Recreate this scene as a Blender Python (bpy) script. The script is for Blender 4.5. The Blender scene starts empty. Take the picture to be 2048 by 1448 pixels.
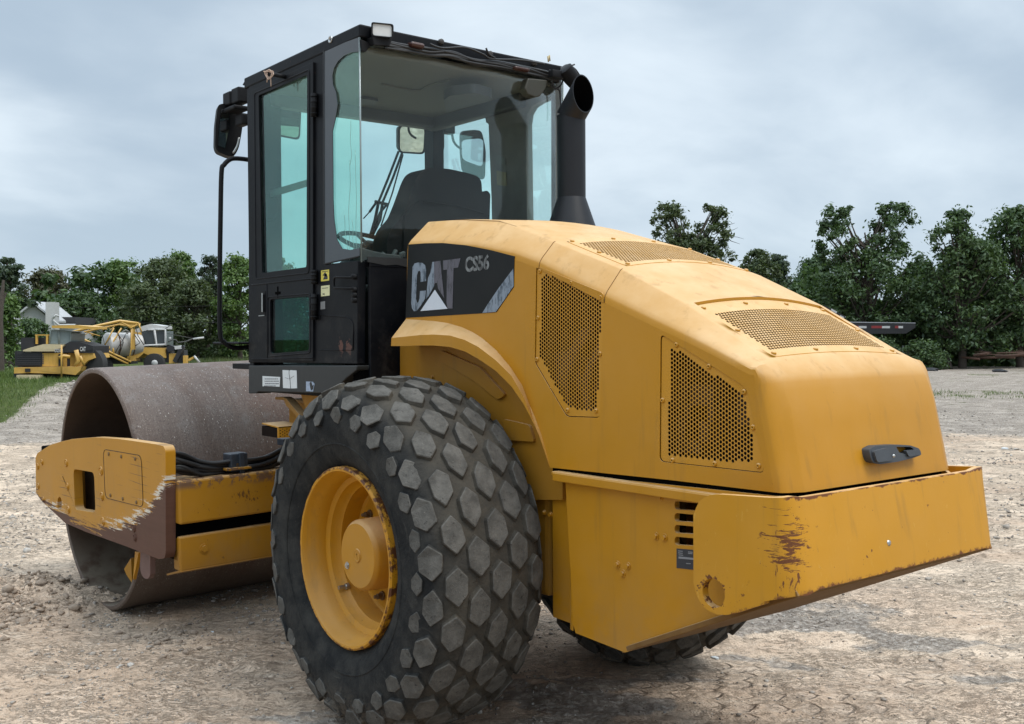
import bpy, bmesh, math, random
import numpy as np
from mathutils import Vector, Matrix
from mathutils.geometry import tessellate_polygon
R_=math.radians
SC=bpy.context.scene; COL=SC.collection
random.seed(7); RNG=np.random.default_rng(7)
# ------------------------------------------------------------------ camera
IW,IH=2048.,1448.
CAMC=np.array([-3.9653,3.2513,1.6676]); FPX=2145.09
_y,_p,_r=R_(-38.5542),R_(-1.2626),R_(-.3273)
cF=np.array([math.cos(_p)*math.cos(_y),math.cos(_p)*math.sin(_y),math.sin(_p)])
_R=np.array([math.sin(_y),-math.cos(_y),0.]); _U=np.cross(_R,cF)
cR=math.cos(_r)*_R+math.sin(_r)*_U; cU=-math.sin(_r)*_R+math.cos(_r)*_U
cam=bpy.data.cameras.new('camera'); camo=bpy.data.objects.new('camera',cam); COL.objects.link(camo)
cam.sensor_width=36; cam.lens=FPX/IW*36; cam.clip_end=3000; cam.clip_start=.05
camo.matrix_world=Matrix([[cR[i],cU[i],-cF[i],CAMC[i]] for i in range(3)]+[[0,0,0,1]])
SC.camera=camo
SC.render.engine='CYCLES'
SC.view_settings.view_transform='Standard'; SC.view_settings.look='None'; SC.view_settings.exposure=0.28; SC.view_settings.gamma=1
# ------------------------------------------------------------------ world (overcast sky) and soft sun
W_=bpy.data.worlds.new('World'); SC.world=W_; W_.use_nodes=True

class G:
    """small node-tree helper"""
    def __init__(s,tree): s.t=tree; s.N=tree.nodes; s.L=tree.links
    def n(s,typ,ins=None,**kw):
        n=s.N.new(typ)
        for k,v in kw.items(): setattr(n,k,v)
        for k,v in (ins or {}).items():
            s.put(n.inputs[k],v)
        return n
    def put(s,sock,v):
        if isinstance(v,bpy.types.NodeSocket): s.L.new(v,sock)
        elif isinstance(v,bpy.types.Node): s.L.new(v.outputs[0],sock)
        else:
            if sock.type=='RGBA' and len(v)==3: v=(*v,1)
            sock.default_value=v
    def m(s,op,a,b=0.,c=None,clamp=False):
        n=s.N.new('ShaderNodeMath'); n.operation=op; n.use_clamp=clamp
        s.put(n.inputs[0],a); s.put(n.inputs[1],b)
        if c is not None: s.put(n.inputs[2],c)
        return n.outputs[0]
    def vm(s,op,a,b=(0,0,0)):
        n=s.N.new('ShaderNodeVectorMath'); n.operation=op; s.put(n.inputs[0],a)
        if op=='SCALE': s.put(n.inputs['Scale'],b)
        else: s.put(n.inputs[1],b)
        return n.outputs['Value'] if op in('LENGTH','DOT_PRODUCT','DISTANCE') else n.outputs[0]
    def noise(s,vec,scale,det=4.,rough=.55,dist=0.,col=False):
        n=s.n('ShaderNodeTexNoise',{'Vector':vec,'Scale':scale,'Detail':det,'Roughness':rough,'Distortion':dist})
        return n.outputs[1 if col else 0]
    def vor(s,vec,scale,feat='F1',rnd=1.):
        return s.n('ShaderNodeTexVoronoi',{'Vector':vec,'Scale':scale,'Randomness':rnd},feature=feat)
    def sm(s,x,a,b,lo=0.,hi=1.):
        n=s.N.new('ShaderNodeMapRange'); n.interpolation_type='SMOOTHSTEP'
        for i,v in enumerate((x,a,b,lo,hi)): s.put(n.inputs[i],v)
        return n.outputs[0]
    def mix(s,f,a,b):
        n=s.N.new('ShaderNodeMix'); n.data_type='RGBA'
        s.put(n.inputs['Factor'],f); s.put(n.inputs[6],a); s.put(n.inputs[7],b); return n.outputs[2]
    def mapv(s,vec,sc=(1,1,1),rot=(0,0,0),loc=(0,0,0)):
        return s.n('ShaderNodeMapping',{'Vector':vec,'Scale':sc,'Rotation':rot,'Location':loc}).outputs[0]
    def sep(s,v):
        return s.n('ShaderNodeSeparateXYZ',{0:v}).outputs
g=G(W_.node_tree); g.N.clear()
tc=g.n('ShaderNodeTexCoord').outputs['Generated']
dx,dy,dz=g.sep(tc)
cz_=g.m('ADD',g.m('MAXIMUM',dz,0.),.30)
cv=g.n('ShaderNodeCombineXYZ',{0:g.m('DIVIDE',dx,cz_),1:g.m('DIVIDE',dy,cz_),2:0.}).outputs[0]
n1=g.noise(g.mapv(cv,(1.0,.8,1),(0,0,.5),(3.1,1.2,0)),.85,4,.5,.3)
n2=g.noise(g.mapv(cv,(1,.7,1),(0,0,.3),(7,2,0)),3.2,5,.55,.25)
nn=g.m('ADD',g.m('MULTIPLY',n1,.78),g.m('MULTIPLY',n2,.22))
cl=g.sm(nn,.38,.62)
low=g.mix(cl,(.365,.455,.55),(.665,.75,.82))
elev=g.sm(dz,.02,.6)
hor=g.sm(dz,-.02,.22,1.,0.)
skyc=g.mix(g.m('MULTIPLY',hor,.3),low,(.49,.605,.685))
stg=g.m('ADD',1.0,g.m('MULTIPLY',g.sm(dz,.30,.95),1.75))
nis=g.n('ShaderNodeTexSky',sky_type='NISHITA',sun_disc=False,sun_elevation=R_(52),sun_rotation=R_(200)).outputs[0]
skyf=g.n('ShaderNodeMix',data_type='RGBA',blend_type='ADD',ins={'Factor':1.}); 
g.put(skyf.inputs[6],g.vm('SCALE',skyc,stg)); g.put(skyf.inputs[7],g.vm('SCALE',nis,.005))
grd=g.mix(g.sm(dz,-.03,0.),(.17,.16,.145),skyf.outputs[2])
bg=g.n('ShaderNodeBackground',{'Color':grd,'Strength':1.0})
g.L.new(bg.outputs[0],g.n('ShaderNodeOutputWorld').inputs[0])
sun=bpy.data.lights.new('sun','SUN'); sun.energy=1.75; sun.angle=R_(28); sun.color=(1,.93,.84)
suno=bpy.data.objects.new('sun',sun); COL.objects.link(suno)
sd=Vector((-.55,-.22,1.05)).normalized()      # towards the veiled sun: behind and above the machine's rear
suno.rotation_euler=sd.to_track_quat('Z','Y').to_euler(); suno.location=(0,0,30)
# ------------------------------------------------------------------ helpers
def ray(x,y): return cF+(x-IW/2)/FPX*cR-(y-IH/2)/FPX*cU
def P(x,y,**k):
    """photo-traced point on one real machine plane (X=, Y= or Z=), metres"""
    (a,v),=k.items(); i='XYZ'.index(a); d=ray(x,y); return Vector(CAMC+(v-CAMC[i])/d[i]*d)
FM=np.array([[0.99988372,0.01524895,0.],[-0.01524373,0.99954177,-0.02615108],[-0.00039878,0.02614804,0.999658]])
FO=np.array([2.9763,.02156,.7588])
def Fr(x,y,z): return Vector(np.array([x,y,z])@FM+FO)     # drum frame (articulated + oscillated) -> world
def Q(x,y,**k):
    (a,v),=k.items(); i='XYZ'.index(a); d=ray(x,y)@FM.T; c=(CAMC-FO)@FM.T; return Vector(c+(v-c[i])/d[i]*d)
def AT(x,dist,z=0.,y=None):
    """point on the ground plan at a given distance along the view column x"""
    d=ray(x,676.); h=np.hypot(d[0],d[1]); q=CAMC+d/h*dist
    if y is not None:
        d=ray(x,y); q=CAMC+d/np.hypot(d[0],d[1])*dist; return Vector(q)
    return Vector((q[0],q[1],z))
MATS={}
def V(*a): return Vector(a)
def empty(name,loc=(0,0,0),label=None,cat=None,group=None):
    o=bpy.data.objects.new(name,None); COL.objects.link(o); o.location=loc; o.empty_display_size=.2
    tag(o,label,cat,group); return o
def tag(o,label=None,cat=None,group=None,kind=None):
    if label: o['label']=label
    if cat: o['category']=cat
    if group: o['group']=group
    if kind: o['kind']=kind
    return o
def link(name,me,mat,parent=None,label=None):
    o=bpy.data.objects.new(name,me); COL.objects.link(o)
    if mat is not None and not me.materials: me.materials.append(mat)
    if parent is not None:
        o.parent=parent
        if parent.type=='EMPTY':
            L=parent.location+(parent.parent.location if parent.parent else Vector((0,0,0))); o.matrix_parent_inverse=Matrix.Translation(-L)
    if label: o['label']=label
    return o
NOSPLIT={'label_print','plate_text','trunk','bare_branch','lettering','model_number','crown','drum_inside','grille_bar','letter'}
class MB:
    """mesh collector: many shapes, ONE mesh object"""
    def __init__(s): s.v=[]; s.f=[]; s.sm=[]
    def add(s,v,f,smooth=False):
        b=len(s.v); s.v+= [tuple(p) for p in v]; s.f+=[tuple(i+b for i in q) for q in f]; s.sm+=[smooth]*len(f); return s
    def box(s,a,b,bev=0.,M=None):
        bm=bmesh.new(); bmesh.ops.create_cube(bm,size=1)
        a=Vector(a);b=Vector(b)
        for v in bm.verts: v.co=Vector((v.co[i]*(b[i]-a[i])+(a[i]+b[i])/2 for i in range(3)))
        if bev: bmesh.ops.bevel(bm,geom=bm.edges[:],offset=bev,segments=2,affect='EDGES',profile=.5)
        s.bm(bm,M); return s
    def bm(s,bm,M=None,smooth=False):
        bm.verts.index_update()
        s.add([(M@v.co if M is not None else v.co) for v in bm.verts],[[v.index for v in f.verts] for f in bm.faces],smooth); bm.free(); return s
    def tube(s,pts,r,n=8,cap=True,radii=None):
        pts=[Vector(p) for p in pts]; T=[]
        for i in range(len(pts)):
            t=(pts[min(i+1,len(pts)-1)]-pts[max(i-1,0)]).normalized(); T.append(t)
        u=T[0].orthogonal().normalized(); vs=[];fs=[]
        for i,p in enumerate(pts):
            u=(u-T[i]*u.dot(T[i])).normalized(); w=T[i].cross(u); rr=radii[i] if radii else r
            for k in range(n):
                a=2*math.pi*k/n; vs.append(p+(u*math.cos(a)+w*math.sin(a))*rr)
        for i in range(len(pts)-1):
            for k in range(n): fs.append((i*n+k,i*n+(k+1)%n,(i+1)*n+(k+1)%n,(i+1)*n+k))
        s.add(vs,fs,True)
        if cap: s.add([vs[k] for k in range(n)],[tuple(range(n))[::-1]]); s.add(vs[-n:],[tuple(range(n))])
        return s
    def lathe(s,prof,o,ax,n=48,smooth=True,a0=0,a1=2*math.pi):
        """prof: (axial, radius) pairs"""
        o=Vector(o); ax=Vector(ax).normalized(); u=ax.orthogonal().normalized(); w=ax.cross(u); vs=[];fs=[]
        full=abs(a1-a0-2*math.pi)<1e-6; m=n if full else n+1
        for k in range(m):
            a=a0+(a1-a0)*k/n; d=u*math.cos(a)+w*math.sin(a)
            for h,r in prof: vs.append(o+ax*h+d*r)
        q=len(prof)
        for k in range(n):
            k2=(k+1)%m
            for j in range(q-1): fs.append((k*q+j,k2*q+j,k2*q+j+1,k*q+j+1))
        s.add(vs,fs,smooth); return s
    def hexbolt(s,p,n,r=.012,h=.01):
        n=Vector(n).normalized(); p=Vector(p); u=n.orthogonal().normalized(); w=n.cross(u)
        for rr,h0,h1,k in ((r*1.45,0,h*.3,14),(r,h*.3,h,6)):
            vs=[p+n*hh+(u*math.cos(2*math.pi*i/k)+w*math.sin(2*math.pi*i/k))*rr for hh in (h0,h1) for i in range(k)]
            s.add(vs,[(i,(i+1)%k,k+(i+1)%k,k+i) for i in range(k)]+[tuple(range(k,2*k))])
        return s
    def plate(s,outer,n,th,holes=(),capback=True):
        """flat polygon of 3-D points with holes, thickness th against n"""
        n=Vector(n).normalized(); loops=[[Vector(p) for p in outer]]+[[Vector(p) for p in h] for h in holes]
        o=loops[0][0]; u=(n.orthogonal()).normalized(); w=n.cross(u)
        flat=[[Vector(((p-o).dot(u),(p-o).dot(w),0)) for p in L] for L in loops]
        tri=tessellate_polygon(flat); allp=[p for L in loops for p in L]; fl=[p for L in flat for p in L]
        fs=[]
        for t in tri:
            a,b,c=[fl[i] for i in t]; cr=(b-a).cross(c-a).z
            if abs(cr)<1e-12: continue
            fs.append(tuple(t) if cr>0 else tuple(t)[::-1])
        N=len(allp); s.add(allp,fs)
        if capback: s.add([p-n*th for p in allp],[f[::-1] for f in fs])
        k=0
        for L in loops:
            m=len(L); s.add(list(L)+[p-n*th for p in L],[(i,(i+1)%m,m+(i+1)%m,m+i) for i in range(m)])
        return s
    def pieces(s):
        # pieces that do not touch each other become separate parts of the same kind
        par=list(range(len(s.v)))
        def find(a):
            while par[a]!=a: par[a]=par[par[a]]; a=par[a]
            return a
        kd={}
        for i,p in enumerate(s.v):
            k=(round(p[0]*5e4),round(p[1]*5e4),round(p[2]*5e4)); par[i]=kd.setdefault(k,i)
        for f in s.f:
            a=find(f[0])
            for b in f[1:]: par[find(b)]=a
        comp={}
        for i in range(len(s.v)): comp.setdefault(find(i),[]).append(i)
        box=[]
        for c in comp.values():
            a=np.array([s.v[i] for i in c]); box.append([a.min(0)-.004,a.max(0)+.004,set([find(c[0])])])
        ch=True
        while ch:
            ch=False; out=[]
            for b in box:
                for o in out:
                    if (b[0]<=o[1]).all() and (o[0]<=b[1]).all(): o[0]=np.minimum(o[0],b[0]); o[1]=np.maximum(o[1],b[1]); o[2]|=b[2]; ch=True; break
                else: out.append(b)
            box=out
        if len(box)<2 or len(box)>60: return [s]
        where={r:k for k,b in enumerate(box) for r in b[2]}; res=[MB() for _ in box]; mp=[{} for _ in box]
        for f,sm in zip(s.f,s.sm):
            k=where[find(f[0])]; m=res[k]
            for i in f:
                if i not in mp[k]: mp[k][i]=len(m.v); m.v.append(s.v[i])
            m.f.append(tuple(mp[k][i] for i in f)); m.sm.append(sm)
        return res
    def build(s,name,mat,parent=None,label=None,sm=None,bev=None,norm=True,split=True):
        if split and parent is not None and len(s.v)<9000 and name not in NOSPLIT:
            ps=s.pieces()
            if len(ps)>1:
                ps.sort(key=lambda m:-len(m.v)); os_=[m.build(name,mat,parent,label,sm,bev,norm,False) for m in ps]; return os_[0]
        me=bpy.data.meshes.new(name); me.from_pydata(s.v,[],s.f); me.validate()
        if len(me.polygons)==len(s.sm): me.polygons.foreach_set('use_smooth',[bool(x) if sm in (None,'auto') else sm for x in s.sm])
        if norm:
            b=bmesh.new(); b.from_mesh(me); bmesh.ops.remove_doubles(b,verts=b.verts,dist=1e-5); bmesh.ops.recalc_face_normals(b,faces=b.faces); b.to_mesh(me); b.free()
        o=link(name,me,mat,parent,label)
        if bev:
            m=o.modifiers.new('edge','BEVEL'); m.width=bev; m.segments=2; m.limit_method='ANGLE'; m.angle_limit=R_(40); m.harden_normals=False
        if sm=='auto':
            me.polygons.foreach_set('use_smooth',[True]*len(me.polygons)); me.set_sharp_from_angle(angle=R_(35))
        return o
def rounded(pts,r,seg=4,closed=True):
    """round the corners of a 3-D polyline; r scalar or list"""
    pts=[Vector(p) for p in pts]; out=[]; n=len(pts)
    for i,p in enumerate(pts):
        rr=r[i] if isinstance(r,(list,tuple)) else r
        if (not closed and i in(0,n-1)) or rr<=0: out.append(p); continue
        a=pts[i-1]-p; b=pts[(i+1)%n]-p; d=min(rr,a.length*.49,b.length*.49); a=p+a.normalized()*d; b=p+b.normalized()*d
        for k in range(seg+1):
            t=k/seg; out.append(a*(1-t)**2+p*2*t*(1-t)+b*t*t)
    return out
def spline(pts,n=6):
    pts=[Vector(p) for p in pts]; out=[]
    for i in range(len(pts)-1):
        p0=pts[max(i-1,0)];p1=pts[i];p2=pts[i+1];p3=pts[min(i+2,len(pts)-1)]
        for k in range(n):
            t=k/n; out.append(.5*((2*p1)+(p2-p0)*t+(2*p0-5*p1+4*p2-p3)*t*t+(3*p1-p0-3*p2+p3)*t**3))
    out.append(pts[-1]); return out
def perf(mapf,poly,pitch,rad,th,flip=False,inner=None):
    """perforated sheet: every hole is real. poly = outline in (u,v) metres; inner = perforated zone"""
    mb=MB(); P2=[Vector((a,b,0)) for a,b in poly]; Z=inner
    def inside(x,y):
        c=False; j=len(Z)-1
        for i in range(len(Z)):
            xi,yi=Z[i]; xj,yj=Z[j]
            if (yi>y)!=(yj>y) and x<(xj-xi)*(y-yi)/(yj-yi)+xi: c=not c
            j=i
        return c
    u0=min(a for a,b in Z);u1=max(a for a,b in Z);v0=min(b for a,b in Z);v1=max(b for a,b in Z)
    cx=pitch*math.sqrt(3)/2; R=pitch/math.sqrt(3); edges={}; key={}; cells=[]
    K=lambda p:(round(p[0]*2e4),round(p[1]*2e4))
    i=0; x=u0+pitch*.5
    while x<u1:
        y=v0+(pitch/2 if i%2 else 0)+pitch*.25
        while y<v1:
            if inside(x,y): cells.append((x,y))
            y+=pitch
        x+=cx; i+=1
    S=10
    for x,y in cells:
        hx=[(x+R*math.cos(math.pi/3*k),y+R*math.sin(math.pi/3*k)) for k in range(6)]
        for k in range(6):
            a,b=hx[k],hx[(k+1)%6]; ka,kb=K(a),K(b); key[ka]=a;key[kb]=b
            if (kb,ka) in edges: del edges[(kb,ka)]
            else: edges[(ka,kb)]=1
        out=[];inn=[]
        for k in range(12):
            a=math.pi/6*k; 
            if k%2==0: out.append(hx[k//2])
            else: 
                p,q=hx[k//2],hx[(k//2+1)%6]; out.append(((p[0]+q[0])/2,(p[1]+q[1])/2))
            inn.append((x+rad*math.cos(a),y+rad*math.sin(a)))
        vs=[mapf(a,b,0.) for a,b in out+inn]+[mapf(a,b,-th) for a,b in inn]
        fs=[(k,(k+1)%12,12+(k+1)%12,12+k) for k in range(12)]+[(12+k,12+(k+1)%12,24+(k+1)%12,24+k) for k in range(12)]
        mb.add(vs,fs)
    nxt={}
    for a,b in edges: nxt[a]=b
    loops=[]
    while nxt:
        s=next(iter(nxt)); L=[s]; c=nxt.pop(s)
        while c!=s and c in nxt: L.append(c); c=nxt.pop(c)
        loops.append([Vector((*key[k],0)) for k in L])
    loops=[L for L in loops if len(L)>5]
    dens=[]
    for k,p in enumerate(P2):
        q=P2[(k+1)%len(P2)]; m=max(1,int((q-p).length/.03)); dens+=[p.lerp(q,t/m) for t in range(m)]
    allp=dens+[p for L in loops for p in L]
    tri=tessellate_polygon([dens]+loops); mb.add([mapf(p.x,p.y,0.) for p in allp],[tuple(t) for t in tri])
    m=len(dens); mb.add([mapf(p.x,p.y,0.) for p in dens]+[mapf(p.x,p.y,-.012) for p in dens],[(i,(i+1)%m,m+(i+1)%m,m+i) for i in range(m)])
    return mb
def text2d(s,bold=.0,sx=1.):
    cu=bpy.data.curves.new('t','FONT'); cu.body=s; cu.offset=bold; cu.resolution_u=4
    o=bpy.data.objects.new('t',cu); COL.objects.link(o); dg=bpy.context.evaluated_depsgraph_get()
    me=bpy.data.meshes.new_from_object(o.evaluated_get(dg)); v=[tuple(x.co) for x in me.vertices]; f=[tuple(p.vertices) for p in me.polygons]
    bpy.data.objects.remove(o); bpy.data.meshes.remove(me); bpy.data.curves.remove(cu)
    xs=[a[0] for a in v]; ys=[a[1] for a in v]; x0,x1,y0,y1=min(xs),max(xs),min(ys),max(ys)
    return [((a[0]-x0)/(x1-x0),(a[1]-y0)/(y1-y0)) for a in v],f
def onquad(uv,quad):
    """unit square -> 4 3-D corners (bl, br, tr, tl)"""
    a,b,c,d=[Vector(q) for q in quad]; return [a*(1-u)*(1-w)+b*u*(1-w)+c*u*w+d*(1-u)*w for u,w in uv]
# ------------------------------------------------------------------ materials
def mat(name,fn,**kw):
    if name in MATS: return MATS[name]
    m=bpy.data.materials.new(name); m.use_nodes=True; g=G(m.node_tree); g.N.clear()
    out=g.n('ShaderNodeOutputMaterial'); pos=g.n('ShaderNodeTexCoord').outputs['Object']
    sh=fn(g,pos); g.L.new(sh,out.inputs[0]); MATS[name]=m; return m
def pbr(g,col,rough=.5,bump=None,bs=.2,bd=.01,metal=0.,coat=0.,spec=.5,normal=None):
    i={'Base Color':col,'Roughness':rough,'Metallic':metal,'Coat Weight':coat,'Coat Roughness':.25,'Specular IOR Level':spec}
    b=g.n('ShaderNodeBsdfPrincipled',i)
    if bump is not None:
        g.put(b.inputs['Normal'],g.n('ShaderNodeBump',{'Height':bump,'Strength':bs,'Distance':bd}).outputs[0])
    return b.outputs[0]
RUST=(.095,.034,.014)
def yellow(wear=None,base=(.47,.212,.008),dust=.07,rough=.40,name='yellow_paint',coat=.14,film=.50):
    def fn(g,p):
        big=g.noise(p,1.3,4,.6); mid=g.noise(p,7,4,.6); fine=g.noise(p,90,3,.6)
        c=g.mix(g.sm(big,.3,.7),base,tuple(x*y for x,y in zip(base,(.90,.90,.95))))
        # dust film plus painted sky sheen: paler on faces that look up
        nz=g.sep(g.n('ShaderNodeNewGeometry').outputs['Normal'])[2]
        up=g.sm(nz,.15,.9)
        d=g.m('ADD',g.m('MULTIPLY',g.m('MULTIPLY',up,film),g.m('ADD',.72,g.m('MULTIPLY',g.sm(mid,.2,.85),.5))),g.m('MULTIPLY',g.sm(mid,.2,.85),dust*.5))
        c=g.mix(g.m('MINIMUM',d,.85),c,(.76,.55,.33))
        sp=g.sm(g.noise(p,38,3,.7),.70,.74); sp=g.m('MULTIPLY',sp,g.sm(g.noise(p,2.1,2),.45,.6)); c=g.mix(g.m('MULTIPLY',sp,.5),c,(.16,.075,.03))
        # faint run marks
        st=g.noise(g.mapv(p,(16,16,1.2)),1.0,4,.6); c=g.mix(g.m('MULTIPLY',g.sm(st,.56,.72),.30),c,(.24,.13,.03)); gd=g.m('MULTIPLY',g.sm(g.sep(p)[2],.5,1.0,.22,0.),g.sm(g.noise(p,4.5,5,.7),.42,.62)); c=g.mix(gd,c,(.26,.18,.10))
        rg=g.m('ADD',rough,g.m('ADD',g.m('MULTIPLY',mid,.12),g.m('MULTIPLY',up,.18)))
        h=g.m('ADD',g.m('MULTIPLY',fine,.15),g.m('MULTIPLY',g.noise(p,3.2,2),.9))
        if wear:
            c,rg,h=wear(g,p,c,rg,h)
        return pbr(g,c,rg,h,.28,.005,coat=coat,spec=.22)
    return mat(name,fn)
def blob(g,p,cen,rad,soft=1.):
    d=g.vm('LENGTH',g.vm('DIVIDE',g.vm('SUBTRACT',p,cen),rad)); return g.sm(d,0.,1.,1.,0.)
def w_bumper(g,p,c,rg,h):
    k1=blob(g,p,(-1.955,.57,1.04),(.17,.16,.19)); k1b=blob(g,p,(-1.93,.58,.89),(.18,.18,.13)); k2=blob(g,p,(-1.98,.22,.97),(.05,.16,.07)); k3=blob(g,p,(-1.97,.20,1.11),(.05,.05,.03))
    st=g.noise(g.mapv(p,(14,14,85)),1.,5,.72,.6); st2=g.noise(g.mapv(p,(70,70,22)),1.,4,.7,.5); st3=g.noise(p,26,5,.7)
    m=g.sm(g.m('ADD',g.m('MULTIPLY',k1,.27),st),.725,.75)
    m=g.m('MAXIMUM',m,g.sm(g.m('ADD',g.m('MULTIPLY',g.m('ADD',k1,k1b),.13),st2),.74,.77))
    m=g.m('MAXIMUM',m,g.sm(g.m('ADD',g.m('MULTIPLY',g.m('MAXIMUM',k2,k3),.17),st3),.73,.76))
    x,y,z=g.sep(p)
    # rusted lower lip, follows the plate's lower edge
    e=g.m('SUBTRACT',z,g.m('ADD',g.m('MULTIPLY',g.m('MAXIMUM',g.m('ADD',x,2.0),0.),-.45),.897))
    lip=g.sm(g.m('SUBTRACT',g.m('ADD',e,.026),g.m('MULTIPLY',g.noise(p,22,5,.75),.075)),-.016,.0,1,0)
    top=g.sm(x,-1.94,-1.95,0,1); top=g.m('MULTIPLY',top,g.sm(g.m('ADD',g.m('SUBTRACT',1.186,z),g.m('MULTIPLY',g.noise(g.mapv(p,(1,1,1),(0,0,0),(4,0,0)),11,4,.7),-.052)),-.014,-.008,1,0))
    hole=g.m('MULTIPLY',blob(g,p,(-1.682,.612,.848),(.085,.08,.085)),1.); hm=g.sm(g.m('ADD',g.m('MULTIPLY',hole,.55),g.noise(p,40,4,.7)),.76,.8)
    lowr=g.m('MULTIPLY',g.sm(z,.84,.93,1,0),g.sm(g.noise(p,48,4,.7),.60,.66))
    m=g.m('MAXIMUM',g.m('MAXIMUM',m,hm),g.m('MAXIMUM',lip,g.m('MAXIMUM',top,lowr)))
    m=g.m('MAXIMUM',m,g.m('MULTIPLY',g.sm(st3,.69,.71),.8))
    c=g.mix(g.sm(st2,.62,.7,0,.25),c,(.62,.40,.10))
    c=g.mix(m,c,g.mix(g.noise(p,60,3),RUST,(.19,.07,.025))); return c,g.m('ADD',rg,g.m('MULTIPLY',m,.35)),g.m('SUBTRACT',h,g.m('MULTIPLY',m,.5))
def w_side(g,p,c,rg,h):
    # drum frame side plate: the low rear corner is ground down to bare brown steel, a broken white primer edge above it
    x,y,z=g.sep(p)
    s=g.m('ADD',g.m('MULTIPLY',g.m('SUBTRACT',x,2.55),.30),g.m('SUBTRACT',z,.70))     # diagonal
    low=g.m('SUBTRACT',z,g.m('ADD',g.m('MULTIPLY',g.m('ABSOLUTE',g.m('SUBTRACT',x,2.95)),.0),.58))
    st=g.noise(g.mapv(p,(2.2,3,42)),1.,6,.78,.3); st2=g.noise(g.mapv(p,(9,9,60)),1.,4,.7)
    edge=g.m('MULTIPLY',g.m('SUBTRACT',st,.5),.36)
    A=g.m('ADD',g.m('MULTIPLY',g.m('SUBTRACT',1.78,x),-1.05),g.m('SUBTRACT',z,.86))    # rear low corner
    B=g.m('SUBTRACT',z,g.m('ADD',.585,g.m('MULTIPLY',g.m('SUBTRACT',2.6,x),-.12)))
    A=g.m('SUBTRACT',z,g.m('ADD',.87,g.m('MULTIPLY',g.m('SUBTRACT',x,1.62),-.72)))
    zl=g.n('ShaderNodeValToRGB',{0:g.m('MULTIPLY',g.m('SUBTRACT',x,1.45),.4)}); zl.color_ramp.elements[0].position=0.; zl.color_ramp.elements[0].color=(1.05,)*3+(1,); zl.color_ramp.elements[1].position=1.; zl.color_ramp.elements[1].color=(.62,)*3+(1,)
    for xx,zz in ((1.50,1.0),(1.60,.91),(1.68,.86),(1.83,.75),(2.14,.625),(2.66,.535),(3.2,.520),(3.83,.585)):
        e_=zl.color_ramp.elements.new((xx-1.45)*.4); e_.color=(zz,zz,zz,1)
    D=g.m('ADD',g.m('SUBTRACT',z,zl.outputs[0]),edge)
    bare=g.sm(D,-.012,.0,1,0); white=g.m('MULTIPLY',g.sm(D,.022,.05,1,0),g.sm(st2,.47,.53)); whit2=g.m('MULTIPLY',white,g.sm(x,2.35,2.75,1,0))
    whit2=g.m('MAXIMUM',whit2,g.m('MULTIPLY',g.m('MULTIPLY',white,g.sm(x,3.25,3.4)),g.sm(x,3.6,3.8,1,0)))
    crk=g.n('ShaderNodeTexWave',{'Vector':g.mapv(p,(.5,.5,6.5)),'Scale':1.1,'Distortion':5.,'Detail':3.,'Detail Scale':1.2},bands_direction='Z').outputs[1]
    ck=g.m('MULTIPLY',g.sm(crk,.0,.035,1,0),g.sm(g.noise(p,2.6,2),.52,.62))
    c=g.mix(g.m('MULTIPLY',ck,.75),c,(.10,.05,.03))
    sc=g.sm(st,.66,.70); c=g.mix(g.m('MULTIPLY',sc,.5),c,(.18,.10,.04))
    c=g.mix(whit2,c,(.66,.61,.52)); c=g.mix(bare,c,g.mix(g.noise(g.mapv(p,(3,3,30)),1,4,.7),(.075,.034,.022),(.13,.062,.042)))
    return c,g.m('ADD',rg,g.m('MULTIPLY',bare,.2)),g.m('SUBTRACT',h,g.m('MULTIPLY',g.m('MAXIMUM',bare,ck),.5))
def w_beam(g,p,c,rg,h):
    x,y,z=g.sep(p)
    m=g.m('MULTIPLY',g.sm(z,.86,.90),g.sm(g.noise(p,14,5,.75),.47,.53)); c=g.mix(m,c,(.16,.09,.06))
    bl=blob(g,p,(1.5,.72,.81),(.3,.17,.09)); mm=g.sm(g.m('ADD',g.m('MULTIPLY',bl,.22),g.noise(g.mapv(p,(60,60,30)),1,4,.7)),.69,.73)
    c=g.mix(g.m('MULTIPLY',mm,.85),c,(.09,.035,.018))
    c=g.mix(g.m('MULTIPLY',g.sm(g.noise(p,30,4,.7),.66,.7),.7),c,(.10,.045,.02))
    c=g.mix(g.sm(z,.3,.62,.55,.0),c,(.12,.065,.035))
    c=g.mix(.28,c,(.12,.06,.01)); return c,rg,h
YEL=yellow()
YDK=yellow(base=(.36,.165,.012),dust=.08,rough=.5,name='yellow_paint_dark',coat=.05)  # darker yellow for wheel wells, axle, hitch and pocket parts
YBUMP=yellow(w_bumper,base=(.53,.245,.010),name='yellow_paint_bumper'); YSIDE=yellow(w_side,name='yellow_paint_worn',rough=.5); YBEAM=yellow(w_beam,name='yellow_paint_beam',rough=.5,coat=.05)
YMESH=yellow(base=(.50,.23,.012),dust=.12,name='yellow_paint_screen',rough=.5)
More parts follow.
